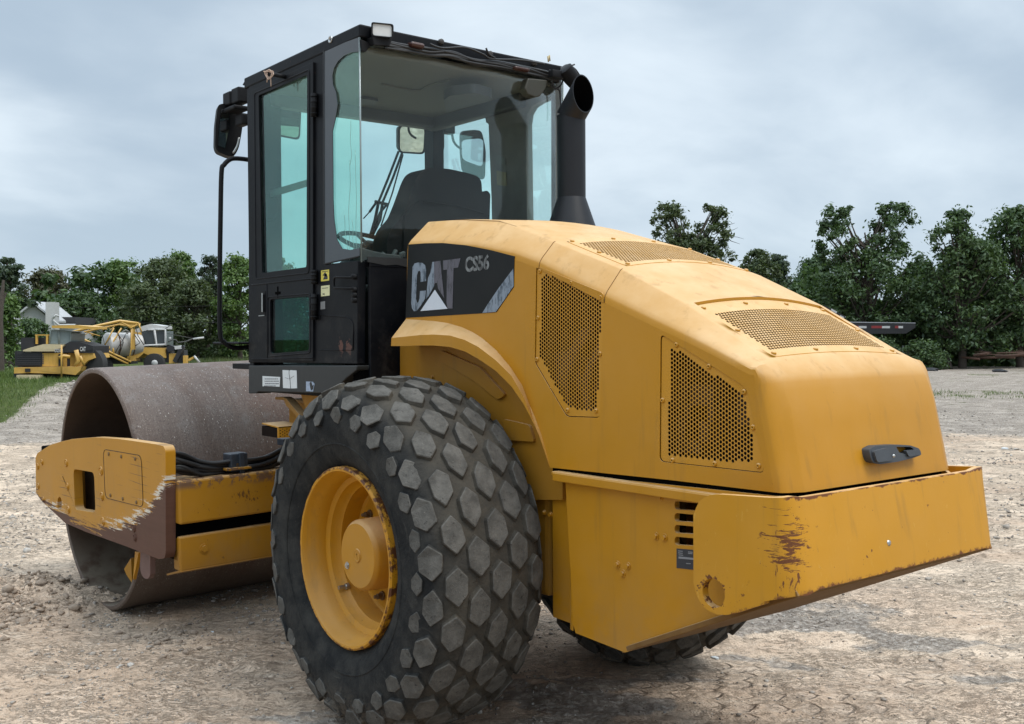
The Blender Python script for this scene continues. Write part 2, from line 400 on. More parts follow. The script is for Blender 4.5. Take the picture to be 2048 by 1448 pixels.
def _black(g,p):
    n=g.noise(p,5,4,.6); sc=g.noise(g.mapv(p,(30,30,6)),1,4,.7)
    c=g.mix(g.sm(n,.3,.8),(.003,.0035,.0055),(.007,.0075,.009))
    c=g.mix(g.m('MULTIPLY',g.sm(sc,.64,.74),.16),c,(.10,.09,.08))
    r1=g.m('MAXIMUM',blob(g,p,(.66,.636,1.63),(.05,.03,.075)),blob(g,p,(.58,.636,1.63),(.05,.03,.065)))
    rm=g.sm(g.m('ADD',g.m('MULTIPLY',r1,.35),g.noise(p,40,4,.7)),.70,.76); c=g.mix(g.m('MULTIPLY',rm,.8),c,(.13,.06,.045))
    z=g.sep(p)[2]; dm=g.m('MULTIPLY',g.sm(z,1.5,1.9,.5,.05),g.sm(g.noise(p,13,5,.7),.45,.7)); c=g.mix(dm,c,(.045,.04,.036))
    return pbr(g,c,g.m('ADD',.42,g.m('MULTIPLY',n,.2)),g.noise(p,60,3),.15,.004,coat=0.,spec=.16)
BLACK=mat('black_paint',_black)
def simple(name,col,rough=.5,metal=0.,var=.25,scale=12,coat=0.,spec=.5,bs=.15,bd=.004):
    def fn(g,p):
        n=g.noise(p,scale,4,.6); c=g.mix(n,tuple(x*(1-var) for x in col),tuple(min(1,x*(1+var)) for x in col))
        return pbr(g,c,rough,n,bs,bd,metal=metal,coat=coat,spec=spec)
    return mat(name,fn)
RUBBERTRIM=simple('rubber_trim',(.014,.014,.014),.7)
PLAST=simple('black_plastic',(.008,.008,.009),.6,spec=.2); GREYPL=simple('grey_plastic',(.045,.05,.057),.55,var=.35)
STACK=simple('stack_black',(.007,.008,.011),.5,var=.2,spec=.35); SOOT_SHADE=simple('soot_shade_black',(.002,.002,.002),.95,spec=.03)  # near-black: real soot in the stack, elsewhere mostly painted shade in gaps
INTERIOR=simple('cab_interior',(.030,.029,.028),.8); HEADL=simple('headliner',(.155,.145,.125),.9,var=.12,scale=3); CEILV=simple('ceiling_plastic',(.075,.075,.078),.6)
PILLAR=simple('pillar_trim',(.17,.16,.155),.8); SEATM=simple('seat_cover',(.011,.011,.011),.9,spec=.2)
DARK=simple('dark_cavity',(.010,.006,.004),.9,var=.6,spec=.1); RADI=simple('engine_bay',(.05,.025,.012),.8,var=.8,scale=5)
WHITE=simple('white_vinyl',(.62,.64,.64),.5,var=.08,scale=60); STICKY=simple('sticker_yellow',(.62,.52,.08),.5,var=.1); STICKP=simple('sticker_pale',(.60,.58,.33),.5,var=.12,scale=50)
INK=simple('ink',(.03,.03,.035),.6); TRI=simple('decal_white',(.56,.60,.66),.45,var=.04,scale=40); CHROME=simple('worn_steel',(.45,.45,.44),.35,.9,var=.3,scale=80)
LENS=simple('lamp_lens',(.60,.60,.58),.25,var=.1,scale=30,coat=.6); AMBER=simple('amber_lens',(.045,.014,.009),.4); TWINE=simple('twine',(.50,.36,.28),.9,var=.3,scale=90)
def _decal(g,p):   # faded black vinyl
    n=g.noise(g.mapv(p,(5,5,5)),1,4,.6); return pbr(g,g.mix(n,(.006,.007,.008),(.014,.015,.015)),.5,spec=.18)
DECAL=mat('decal_black',_decal)
def faded(name,a,b,t):
    def fn(g,p):
        n=g.noise(g.mapv(p,(34,34,11)),1,6,.78); x=g.sep(p)[0]
        return pbr(g,g.mix(g.sm(n,t-.07,t+.10),a,b),.55)
    return mat(name,fn)
FADE1=faded('faded_letter',(.21,.25,.30),(.035,.055,.075),.53); FADE2=faded('faded_letter_grey',(.095,.09,.11),(.018,.019,.022),.55); FADE3=faded('faded_letter_thin',(.20,.21,.21),(.05,.05,.05),.50)
def _rubber(g,p):
    n=g.noise(p,9,5,.65); f=g.noise(p,55,4,.7); cr=g.noise(g.mapv(p,(8,3,8)),1,6,.8,1.5)
    c=g.mix(g.sm(n,.3,.75),(.014,.015,.016),(.042,.041,.038)); c=g.mix(g.m('MULTIPLY',g.sm(cr,.57,.7),.35),c,(.085,.079,.069))
    c=g.mix(g.m('MULTIPLY',g.sm(f,.66,.72),.35),c,(.007,.007,.007))
    x,y,z=g.sep(p); r=g.m('SQRT',g.m('ADD',g.m('MULTIPLY',x,x),g.m('POWER',g.m('ABSOLUTE',g.m('SUBTRACT',z,.747)),2.))); tz=g.m('MULTIPLY',g.sm(r,.66,.735),g.m('ADD',.35,g.m('MULTIPLY',g.sm(g.noise(p,3.5,5,.7),.35,.65),.6))); c=g.mix(tz,c,g.mix(f,(.055,.048,.038),(.10,.088,.07)))
    c=g.mix(g.m('MULTIPLY',g.sm(z,.0,.25,.75,0.),g.sm(f,.35,.6)),c,(.17,.135,.10))
    sc=g.noise(g.mapv(p,(25,25,25),(.5,.2,.8)),1,5,.8,2.); c=g.mix(g.m('MULTIPLY',g.sm(sc,.64,.70),.35),c,(.13,.12,.105))
    return pbr(g,c,.85,g.m('ADD',g.m('MULTIPLY',f,.5),cr),.6,.010,spec=.12)
RUB=mat('tyre_rubber',_rubber)
def _lug(g,p):
    n=g.noise(p,14,5,.7); f=g.noise(p,120,4,.7); pit=g.noise(p,38,4,.75)
    c=g.mix(g.sm(n,.28,.75),(.066,.063,.057),(.132,.125,.113)); c=g.mix(g.sm(pit,.60,.68,0,.75),c,(.028,.026,.024)); c=g.mix(g.sm(f,.62,.7,0,.5),c,(.2,.185,.16))
    return pbr(g,c,.85,g.m('ADD',f,pit),.6,.006,spec=.12)
LUG=mat('tyre_tread_face',_lug)
def _drum(g,p):
    n=g.noise(p,2.0,5,.6); m=g.noise(p,11,5,.7); f=g.noise(p,95,4,.75)
    c=g.mix(g.sm(n,.35,.65),(.100,.064,.047),(.145,.09,.064)); c=g.mix(g.sm(m,.50,.72,0,.7),c,(.19,.165,.15)); c=g.mix(g.sm(g.noise(p,1.4,3),.52,.66,0,.5),c,(.16,.085,.06))
    sk=g.noise(g.mapv(p,(2.5,75,2.5)),1,5,.75); c=g.mix(g.sm(sk,.52,.68,0,.45),c,(.215,.165,.135)); c=g.mix(g.sm(sk,.48,.34,0,.45),c,(.07,.042,.03)); bandn=g.noise(g.mapv(p,(.5,3.2,.5)),1,3,.5); c=g.mix(g.sm(bandn,.45,.62,0,.4),c,(.20,.165,.145))
    v=g.vor(g.mapv(p,(15,30,9),(.3,.2,.4)),1.9); fl=g.sm(v.outputs['Distance'],.07,.15,1,0); fl=g.m('MULTIPLY',fl,g.sm(g.noise(p,3.1,3),.40,.52))
    v2=g.vor(g.mapv(p,(60,40,60)),1.9); fl2=g.m('MULTIPLY',g.sm(v2.outputs['Distance'],.10,.24,1,0),g.sm(g.noise(p,5,3),.42,.6))
    c=g.mix(g.sm(f,.53,.64,0,.65),c,(.055,.038,.033)); c=g.mix(g.sm(g.noise(g.mapv(p,(70,120,40)),1,4,.75),.56,.68,0,.6),c,(.30,.26,.23)); c=g.mix(g.m('MULTIPLY',fl2,.75),c,(.40,.35,.31)); c=g.mix(g.m('MULTIPLY',fl,.9),c,(.55,.50,.45))
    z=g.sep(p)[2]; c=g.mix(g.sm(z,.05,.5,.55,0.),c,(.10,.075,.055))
    return pbr(g,c,g.m('ADD',.44,g.m('MULTIPLY',f,.25)),g.m('ADD',f,m),.3,.006,metal=.12,spec=.35)
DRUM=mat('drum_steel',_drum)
def _drumin(g,p):
    m=g.noise(p,6,5,.7); z=g.sep(p)[2]
    c=g.mix(m,(.045,.027,.018),(.11,.07,.045)); c=g.mix(g.m('MULTIPLY',g.sm(z,.0,.45,1,0),g.sm(g.noise(p,9,4),.3,.6)),c,(.16,.135,.10)); return pbr(g,c,.85,m,.4,.01)
DRUMIN=mat('drum_inside',_drumin)
HOSE=simple('hose_rubber',(.012,.012,.013),.55,var=.4,scale=30,coat=.1)
def glass(name,tint,refl=.9,rough=.0,ior=1.5):
    def fn(g,p):
        fr=g.m('MULTIPLY',g.n('ShaderNodeFresnel',{'IOR':ior}).outputs[0],refl)
        a=g.n('ShaderNodeBsdfTransparent',{'Color':tint}).outputs[0]; b=g.n('ShaderNodeBsdfGlossy',{'Color':(1,1,1),'Roughness':rough}).outputs[0]
        dirt=g.n('ShaderNodeBsdfDiffuse',{'Color':(.45,.47,.45)}).outputs[0]
        mx=g.n('ShaderNodeMixShader',{0:fr}); g.L.new(a,mx.inputs[1]); g.L.new(b,mx.inputs[2])
        m2=g.n('ShaderNodeMixShader',{0:g.m('ADD',.004,g.m('MULTIPLY',g.sm(g.noise(p,3,6,.75,1.),.5,.75),.03))}); g.L.new(mx.outputs[0],m2.inputs[1]); g.L.new(dirt,m2.inputs[2])
        return m2.outputs[0]
    return mat(name,fn)
GLASS=glass('cab_glass',(.955,.99,.985),.26); GLASSF=glass('cab_glass_tinted',(.87,.985,.968),.22); GLASSD=glass('cab_glass_dark',(.78,.965,.90),.22)
MIRR=mat('mirror_glass',lambda g,p: g.n('ShaderNodeBsdfGlossy',{'Color':(.75,.77,.78),'Roughness':.02}).outputs[0])
FRIT=simple('glass_frit',(.028,.032,.037),.3,var=.1,coat=.2)
# ================================================================== the soil compactor
RR=empty('soil_compactor',(0,0,0),'large yellow drum roller with black glass cab and scuffed rear bumper, parked in the foreground','road roller')
YH=.5007
def lerp(a,b,t): return a+(b-a)*t
def itp(x,xs,ys): return float(np.interp(x,xs,ys))
# ---- engine hood: lofted shell --------------------------------------------------
Lx=[.264,-.002,-.264,-.518,-.696,-1.056,-1.299,-1.532,-1.743]; Lz=[2.111,2.096,2.069,2.021,1.968,1.827,1.739,1.655,1.572]
Ux=[.264,-.002,-.264,-.68,-1.061,-1.375,-1.736,-1.80]; Uz=[2.222,2.211,2.181,2.059,1.928,1.791,1.598,1.566]
Uyx=[.264,-.002,-.264,-.50,-.69,-1.06,-1.8]; Uy=[.382,.365,.365,.395,.42,.412,.408]
CRx=[.264,-.1,-.3,-.7,-1.06,-1.39,-1.74,-1.82]; CR=[.012,.014,.02,.036,.036,.034,.016,.012]
fx=lambda x,xs,ys: itp(-x,[-a for a in xs],ys)
top_x=sorted(set([.264,.13,-.002,-.13,-.264,-.39,-.518,-.60,-.690,-.708,-1.050,-1.066,-1.17,-1.28,-1.372,-1.388,-1.735,-1.743,-1.760]+[round(-.708-.342*k/6,4) for k in range(1,6)]+[round(-1.388-.347*k/6,4) for k in range(1,6)]),reverse=True)
rows=[]
for x in top_x:
    rows.append((V(x,YH,fx(x,Lx,Lz)),V(x,fx(x,Uyx,Uy),fx(x,Ux,Uz)),V(0,0,-1),fx(x,CRx,CR)))
def LU(lx,lz,ux,uz,uy,d,c): rows.append((V(lx,YH,lz),V(ux,uy,uz),Vector(d).normalized(),c))
LU(-1.772,1.556,-1.783,1.563,.412,(.35,0,-1),.011)
LU(-1.781,1.538,-1.803,1.543,.418,(.7,0,-.8),.010)
LU(-1.786,1.515,-1.815,1.520,.422,(1,0,-.5),.009)
LU(-1.792,1.490,-1.824,1.495,.425,(1,0,-.25),.008)
LU(-1.806,1.44,-1.844,1.44,.425,(1,0,0),.007)
for z in (1.38,1.31,1.25,1.21,1.1765):
    t=(1.44-z)/(1.44-1.1765); LU(-1.806-.058*t,z,-1.844-.055*t,z,.425,(1,0,0),.007)
sect=[]; NY=[.93,.8,.6,.4,.2,0]
for L,U,d,c in rows:
    a=L+d*.026; b=(U-L).normalized(); Lb=L+b*.026
    cen=V(U.x,0,U.z) ; crown=V(0,0,1) if U.x>-1.79 else V(-1,0,.3).normalized()
    Ua=U-b*.005; uin=U.y-.006
    Ub=V(U.x,uin,U.z)+crown*c*(1-(uin/U.y)**2)
    pts=[a,a*.36+L*.48+Lb*.16,a*.16+L*.48+Lb*.36,Lb]
    for t in (.33,.66): pts.append(Lb.lerp(Ua,t))
    pts+=[Ua,Ua*.25+U*.5+Ub*.25,Ub]
    for s in (.37,.355,.30,.24,.16,.08,0):
        pts.append(V(U.x,s,U.z)+crown*c*(1-(s/U.y)**2))
    full=pts+[V(p.x,-p.y,p.z) for p in pts[:-1]][::-1]; sect.append(full)
def surf(X,Y):
    return itp(-X,[-s for s in Ux],Uz)+fx(X,CRx,CR)*(1-(Y/fx(X,Uyx,Uy))**2)
mb=MB(); vs=[p for s in sect for p in s]; m=len(sect[0]); fs=[]
def op(i,j):   # grille openings in the top
    x0=(sect[i][0].x+sect[i+1][0].x)/2; y=(sect[i][j].y+sect[i][j+1].y)/2
    return abs(y)<.37 and (-1.05<x0<-.708 or -1.735<x0<-1.388) and i<len(top_x)-1
for i in range(len(sect)-1):
    for j in range(m-1):
        if not op(i,j): fs.append((i*m+j,(i+1)*m+j,(i+1)*m+j+1,i*m+j+1))
mb.add(vs,fs,True)
# walls of the lower recess
for s in (1,-1):
    pass
n=12
lip=[V(-1.388,.37-.74*k/n,0) for k in range(n+1)]
mb.add([V(p.x,p.y,surf(p.x,p.y)) for p in lip]+[V(p.x,p.y,surf(p.x,p.y)-.05) for p in lip],[(k,k+1,n+2+k,n+1+k) for k in range(n)])
hs=[V(-1.388-.347*k/n,s*.37,0) for s in (1,-1) for k in range(n+1)]
for s in (0,n+1):
    q=hs[s:s+n+1]; mb.add([V(p.x,p.y,surf(p.x,p.y)) for p in q]+[V(p.x,p.y,surf(p.x,p.y)-.05) for p in q],[(k,k+1,n+2+k,n+1+k) for k in range(n)])
# sides
C1=[(812,638),(840,640),(867,642),(895,646),(923,654),(945,664),(964,676),(992,700),(1020,733),(1044,770),(1060,812),(1076,862),(1090,905),(1100,935)]
C2=[(783,676),(812,673),(840,670),(868,669),(900,671),(930,680),(957,694),(992,721),(1023,752),(1046,792),(1062,832),(1077,868),(1090,907),(1100,935)]
C3=[(782,692),(812,692),(840,691),(867,691),(900,694),(930,703),(957,718),(992,742),(1023,773),(1047,808),(1063,838),(1078,870),(1091,908),(1100,935)]
DL=[.085,.085,.084,.082,.078,.071,.062,.050,.039,.029,.021,.013,.006,0]
c1=[P(*q,Y=YH) for q in C1]; c2=[P(*q,Y=YH+d) for q,d in zip(C2,DL)]; c3=[P(*q,Y=YH+d) for q,d in zip(C3,DL)]
G1o=rounded([P(*q,Y=YH) for q in [(1073,533),(1207,588),(1199,834),(1133,832),(1070,725)]],.02)
G2o=rounded([P(*q,Y=YH) for q in [(1322,669),(1492,776),(1528,945),(1320,922)]],.022)
def scale2(L,f):
    c=sum(L,Vector((0,0,0)))/len(L); return [c+(p-c)*f for p in L]
fl=lambda p,s: V(p.x,p.y*s,p.z)
for s in (1,-1):
    outer=[sect[i][0] for i in range(len(sect))]+[P(1340,960,Y=YH),P(1100,935,Y=YH)]+c1[::-1][1:]
    outer[0]=sect[0][0]
    sg=[]
    MB().plate([fl(p,s) for p in outer],(0,s,0),.003,[[fl(p,s) for p in scale2(G1o,1.012)],[fl(p,s) for p in scale2(G2o,1.012)]],capback=False).build('hood_side',YEL,RR,sm=False)
    a=[fl(p,s) for p in c1]; b=[fl(p,s) for p in c2]; c=[fl(p,s) for p in c3]; d=[V(p.x,s*.40,p.z) for p in c3]
    k=len(a); mb.add(a+b+c+d,[(r*k+i,r*k+i+1,(r+1)*k+i+1,(r+1)*k+i) for r in range(3) for i in range(k-1)])
# front edge return (closes the hood toward the cab)
fr=sect[0]; n=len(fr); mb.add(list(fr)+[p+V(0,-p.y*.06,-.03) for p in fr],[(i,i+1,n+i+1,n+i) for i in range(n-1)])
hood=mb.build('engine_hood',YEL,RR,sm='auto'); hood.data.set_sharp_from_angle(angle=R_(24))
# panel joint lines on the hood bevel
mb=MB()
for st in ([0]*0+[-.699,-1.058]):
    for s in (1,-1):
        i=min(range(len(sect)),key=lambda k:abs(sect[k][0].x-st)); q=sect[i][:9]
        mb.tube([fl(p,s)+V(0,s*.0005,.0005) for p in q],.0016,5)
mb.build('panel_joint',simple('seam_dark',(.20,.10,.02),.7),hood)
# near-black block: shade of the engine bay painted in behind the screens
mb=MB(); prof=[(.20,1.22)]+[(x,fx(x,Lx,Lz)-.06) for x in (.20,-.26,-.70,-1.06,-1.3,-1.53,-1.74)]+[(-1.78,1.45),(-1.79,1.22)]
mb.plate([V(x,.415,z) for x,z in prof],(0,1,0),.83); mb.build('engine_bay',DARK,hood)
mb=MB(); random.seed(3)
for k in range(16):
    x=random.uniform(-1.7,-.75); z=random.uniform(1.3,fx(x,Lx,Lz)-.15); mb.box(V(x-.05,.41,z-.05),V(x+.06,.425,z+.08),.004)
for k in range(6):
    x=random.uniform(-1.1,-.8); mb.tube(spline([V(x,.45,1.3),V(x+.06,.455,1.5),V(x-.08,.45,1.7)],4),.012,6)
mb.build('engine_part',RADI,hood)
# ---- perforated screens
def side_screen(outer,zone,s):
    uv=[(p.x,p.z) for p in outer]; zz=[(P(*q,Y=YH).x,P(*q,Y=YH).z) for q in zone]
    return perf(lambda u,v,h:V(u,s*(YH-.004+h),v),uv,.0148,.0061,.0012,inner=zz)
Z1=[(1082,556),(1094,549),(1201,594),(1193,822),(1133,815),(1075,706),(1083,621)]
Z2=[(1337,690),(1486,789),(1505,880),(1504,926),(1333,910),(1337,800)]
B1=[(1079,543),(1142,566),(1201,595),(1075,636),(1199,708),(1073,719),(1134,821),(1191,822)]
B2=[(1352,690),(1417,733),(1487,784),(1324,801),(1505,855),(1344,921),(1428,928),(1516,932)]
for s in (1,-1):
    for o_,z_,b_ in ((G1o,Z1,B1),(G2o,Z2,B2)):
        scr=side_screen(o_,z_,s).build('side_screen',YMESH,RR,norm=False,sm=False)
        mb=MB()
        for q in b_:
            p=P(*q,Y=YH); mb.lathe([(0,.0095),(.004,.009),(.0065,.006),(.0065,.003),(.004,.0028)],V(p.x,s*(YH-.004),p.z),(0,s,0),12)
        mb.build('screw',YEL,scr)
def top_screen(x0,x1,yw,drop,zx0,zx1,zy,nb):
    uv=[(x0,-yw),(x0,yw),(x1,yw),(x1,-yw)]
    uv=[(p.x,p.y) for p in rounded([V(a,b,0) for a,b in uv],.03)]
    def mf(u,v,h): return V(u,v,surf(u,v)+.002+h-drop*max(0,(u-x1)/(x0-x1)))
    scr=perf(mf,uv,.0148,.0061,.0012,inner=[(zx0,-zy),(zx0,zy),(zx1,zy),(zx1,-zy)]).build('top_screen',YMESH,RR,norm=False,sm=False)
    mb=MB()
    for u,v in nb:
        p=mf(u,v,0); mb.lathe([(0,.0095),(.004,.009),(.0065,.006),(.0065,.0)],p,(-.35,0,1),12)
    mb.build('screw',YEL,scr)
top_screen(-.706,-1.052,.372,.0,-.745,-1.020,.335,[(-.72,y) for y in(-.35,-.12,.12,.35)]+[(-1.036,y) for y in(-.35,-.12,.12,.35)]+[(-.88,.352),(-.88,-.352)])
top_screen(-1.392,-1.737,.372,.011,-1.45,-1.700,.335,[(-1.415,y) for y in(-.35,-.12,.12,.35)]+[(-1.72,y) for y in(-.35,-.12,.12,.35)]+[(-1.57,.352),(-1.57,-.352)])
# ---- decal panel with lettering
def on_side(pts,h,Y=YH): return [P(*q,Y=Y+h) for q in pts]
dp=MB().plate(on_side([(816.5,489),(850,486.5),(886,486),(932,490.6),(980,500),(1029,512.7),(1027.6,573.4),(1008,602),(992.7,624.3),(963.8,626.6),(811,635.7)],.0015),(0,1,0),.003).build('decal_panel',DECAL,RR)
def letters(name,polys,mat_,par,h,Y=YH,fn=None):
    mb=MB()
    for poly in polys: mb.plate((fn or on_side)(poly,h) if fn is None else fn(poly,h),(0,1,0),.0008)
    return mb.build(name,mat_,par)
Cc=[(825,534),(829,527),(836,525),(844,525.5),(850,530),(852,540),(852,562),(841,564),(841,545),(839,541),(836,543),(834,550),(832,598),(834,606),(837,604),(839,596),(840,582),(851.5,581),(850,597),(845,606),(838,616),(833,622),(828,622.5),(824,617),(822.5,606)]
letters('letter',[Cc,[(856,556),(861,545),(864.5,524),(868,523.5),(868,572),(857,592),(852,598)]],FADE1,dp,.003)
letters('letter',[[(868,523.5),(881,521.5),(884,556),(888,596),(883,588),(876,577),(874,566),(870,566),(868,570)]],FADE2,dp,.003)
letters('letter',[[(886,521),(921,516.5),(916,535),(907,536),(905,617),(895,617),(893,604),(894,539),(886,540)]],FADE2,dp,.003)
letters('triangle_mark',[[(840.8,622),(869.6,579.5),(894.7,617.5)]],TRI,dp,.004)
letters('stripe_mark',[[(1026.5,537),(1027,572),(1007,602),(991.5,623.5),(964.5,626),(975,609),(997,576.5)]],FADE1,dp,.003)
uv,f=text2d('CS56',.035)
MB().add(onquad(uv,on_side([(930,545),(978,539),(979,508),(930,513.5)],.003)),f).build('model_number',FADE3,dp)
YB_=.612
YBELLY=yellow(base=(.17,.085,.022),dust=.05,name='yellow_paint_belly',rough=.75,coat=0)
# ---- wheel well and chassis
mb=MB(); wl=[(812,690),(867,691),(916,697),(957,718),(992,742),(1023,773),(1047,808),(1063,838),(1078,870),(1100,935),(1100,1240),(812,1240)]
for s in (1,-1):
    mb.plate([fl(P(*q,Y=.43),s) for q in [(800,680),(880,670),(985,680),(1070,780),(1125,935),(1125,1000),(800,1000)]],(0,s,0),.02)
    for q,r in (([(880,700),(960,735),(1010,790),(995,800),(945,760),(890,728),(878,722)],.02),([(1005,838),(1058,850),(1068,884),(1010,880)],.015)):
        mb.plate(rounded([fl(P(*a,Y=.445),s) for a in q],r),(0,s,0),.02)
    for q in ((866,755),(965,757)):
        mb.hexbolt(fl(P(*q,Y=.43),s),(0,s,0),.008,.01)
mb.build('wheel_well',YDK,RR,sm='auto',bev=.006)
mb=MB()
SIDE=[P(*q,Y=YH) for q in [(1130,948),(1560,993)]]+[V(-1.93,YH,1.12),V(-1.965,YH,.905),V(-1.915,YH,.862),P(1250,1305,Y=YH),P(1151,1266,Y=YH),P(1147,1250,Y=YH)]
slots=[]
for k in range(4):
    y0=1003+k*23.6; slots.append(rounded([P(1349,y0-1,Y=YH),P(1420,y0+6,Y=YH),P(1420,y0+25.5-6,Y=YH),P(1349,y0+16,Y=YH)],.02,5))
for s in (1,-1): mb.plate([fl(p,s) for p in SIDE],(0,s,0),.02,[[fl(p,s) for p in h] for h in slots])
# front return of the proud panel and recessed chassis plate in front of it
for s in (1,-1):
    mb.plate([fl(p,s) for p in (V(-.66,.41,1.15),V(-.90,.41,1.15),V(-.90,.41,.52),V(-.66,.41,.53))],(0,s,0),.02)
    a=[P(1147,955,Y=YH),P(1147,1262,Y=YH)]; n_=7
    for k in range(n_):
        t0,t1=math.pi/2*k/n_,math.pi/2*(k+1)/n_; w0=V(.05*math.sin(t0),-.05*(1-math.cos(t0)),0); w1=V(.05*math.sin(t1),-.05*(1-math.cos(t1)),0)
        mb.add([fl(q,s) for q in (a[0]+w0,a[1]+w0,a[1]+w1,a[0]+w1)],[(0,1,2,3)],True)
    mb.add([fl(q,s) for q in (a[0]+V(.05,-.05,0),a[1]+V(.05,-.05,0),a[1]+V(.05,-.12,0),a[0]+V(.05,-.12,0))],[(0,1,2,3)])
    for q in ((1089,1025),(1102,1029)): mb.hexbolt(fl(P(*q,Y=.41),s),(0,s,0),.008,.01)
    for q in ((1321,993),(1312,1072),(1329,1075),(1235,1129),(1256,1132),(1246,1147)): mb.hexbolt(fl(P(*q,Y=YH),s),(0,s,0),.010,.011)
# sloping belly plate and rear closing plate
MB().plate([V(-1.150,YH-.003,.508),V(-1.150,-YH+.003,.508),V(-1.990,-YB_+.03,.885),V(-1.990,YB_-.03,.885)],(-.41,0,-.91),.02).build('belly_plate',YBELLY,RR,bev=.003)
mb.plate([V(-.70,.40,.53),V(-.70,-.40,.53),V(-1.148,-.40,.515),V(-1.148,.40,.515)],(0,0,-1),.02)
ch=mb.build('chassis_panel',YEL,RR,bev=.003,sm='auto')
mb=MB(); mb.box((-1.76,-.47,.80),(-1.52,.47,1.12)); mb.box((-1.8,-.46,1.11),(-.75,.46,1.20)); mb.build('vent_cavity',SOOT_SHADE,RR)  # near-black boxes put the shade into the vent slots
mb=MB()
for s in (1,-1):   # flange rail under the hood
    a=[P(1102,942,Y=YH+.03),P(1340,966,Y=YH+.03),P(1588,992,Y=YH+.03)]; z=.018
    mb.box(V(a[2].x-.0,s*(YH-.03) if s>0 else s*(YH+.03),1.132),V(a[0].x,s*(YH+.03) if s>0 else s*(YH-.03),1.148),.004)
    mb.box(V(a[2].x,s*YH if s>0 else s*(YH+.032),1.112),V(a[0].x-.01,s*(YH+.032) if s>0 else s*YH,1.144),.003)
mb.build('hood_rail',YEL,RR)
mb=MB(); mb.box((-1.845,-.494,1.135),(-.76,.494,1.19)); mb.box((-1.872,-.425,1.135),(-1.83,.425,1.19)); mb.build('hood_gap_shade',SOOT_SHADE,RR)  # near-black strip painting the shadow gap between hood and rail
# data plate
pl=MB().plate([P(*q,Y=YH+.0015) for q in [(1353,1097),(1400,1101),(1400,1141),(1353,1136)]],(0,1,0),.002).build('data_plate',INK,RR)
mb=MB(); mb.plate([P(*q,Y=YH+.003) for q in [(1357,1113),(1400,1117),(1400,1121),(1357,1117)]],(0,1,0),.001)
for q in ((1356,1101),(1356,1105),(1376,1103),(1376,1106),(1357,1109),(1372,1126)): mb.plate([P(q[0],q[1],Y=YH+.003),P(q[0]+9,q[1]+.8,Y=YH+.003),P(q[0]+9,q[1]+2.4,Y=YH+.003),P(q[0],q[1]+1.6,Y=YH+.003)],(0,1,0),.001)
mb.build('plate_text',simple('plate_grey',(.22,.22,.23),.5),pl)
# ---- bumper / counterweight
def zt(x): return itp(-x,[1.60,1.62,1.66,1.70,1.80,1.95,2.0],[1.085,1.130,1.158,1.166,1.172,1.181,1.179])
def zb(x): return itp(-x,[1.60,1.615,1.64,1.68,1.72,1.78,1.85,1.93,2.01],[.865,.82,.795,.780,.779,.800,.832,.868,.903])
YB=.612; T=.028
xs=[-1.600,-1.604,-1.612,-1.625,-1.645,-1.67,-1.70,-1.74,-1.78,-1.82,-1.86,-1.885]
mb=MB()
for s in (1,-1):
    outer=[V(x,s*YB,zt(x)) for x in xs]+[V(x-.03*0,s*YB,zb(x)) for x in xs[::-1]]
    hc=P(1427,1186,Y=YB); hole=[V(hc.x+.047*math.cos(a),s*YB,hc.z+.047*math.sin(a)) for a in [2*math.pi*k/24 for k in range(24)]]
    mb.plate(outer,(0,s,0),T,[hole])
mb2=[]
def col(x,y,xb,zt_,zb_,nrm):
    t=V(x,y,zt_); b=V(xb,y,zb_); n=Vector(nrm).normalized(); return [t,b,b-n*T,t-n*T]
ring=[]
for s in (1,-1):
    seq=[]
    for k,(x,y,a) in enumerate([(-1.885,YB,90),(-1.905,YB-.001,80),(-1.925,YB-.006,65),(-1.942,YB-.020,45),(-1.951,YB-.040,20),(-1.954,YB-.065,0)]):
        bl=itp(k,[0,5],[0,1]); seq.append(col(x,s*y,x-.048*bl,zt(x),zb(x-.02)-.004*0+ .0*bl,(-math.cos(R_(a)),s*math.sin(R_(a)),0)))
    ring.append(seq)
mid=[col(-1.956,y,-2.004,1.1735,.8975,(-1,0,0)) for y in (.5,.4,.25,.1,-.1,-.25,-.4,-.5)]
allc=ring[0]+mid+ring[1][::-1]
vs=[p for c in allc for p in c]; fs=[]
for i in range(len(allc)-1):
    for j in range(4): fs.append((i*4+j,(i+1)*4+j,(i+1)*4+(j+1)%4,i*4+(j+1)%4))
mb.add(vs,fs,True)
bp_=mb.build('bumper',YBUMP,RR,sm='auto',bev=.006)
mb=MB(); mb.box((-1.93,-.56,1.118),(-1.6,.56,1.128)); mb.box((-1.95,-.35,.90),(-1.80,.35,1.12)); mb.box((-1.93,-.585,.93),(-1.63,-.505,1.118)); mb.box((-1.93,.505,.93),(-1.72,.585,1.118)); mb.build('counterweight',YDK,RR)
mb=MB()
for q in ((1776,1086),(1773,1104)): 
    p=P(*q,X=-1.985); mb.lathe([(0,.012),(.006,.009),(.008,0)],p,(-1,0,.1),7)
mb.build('chipped_spot',CHROME,RR)
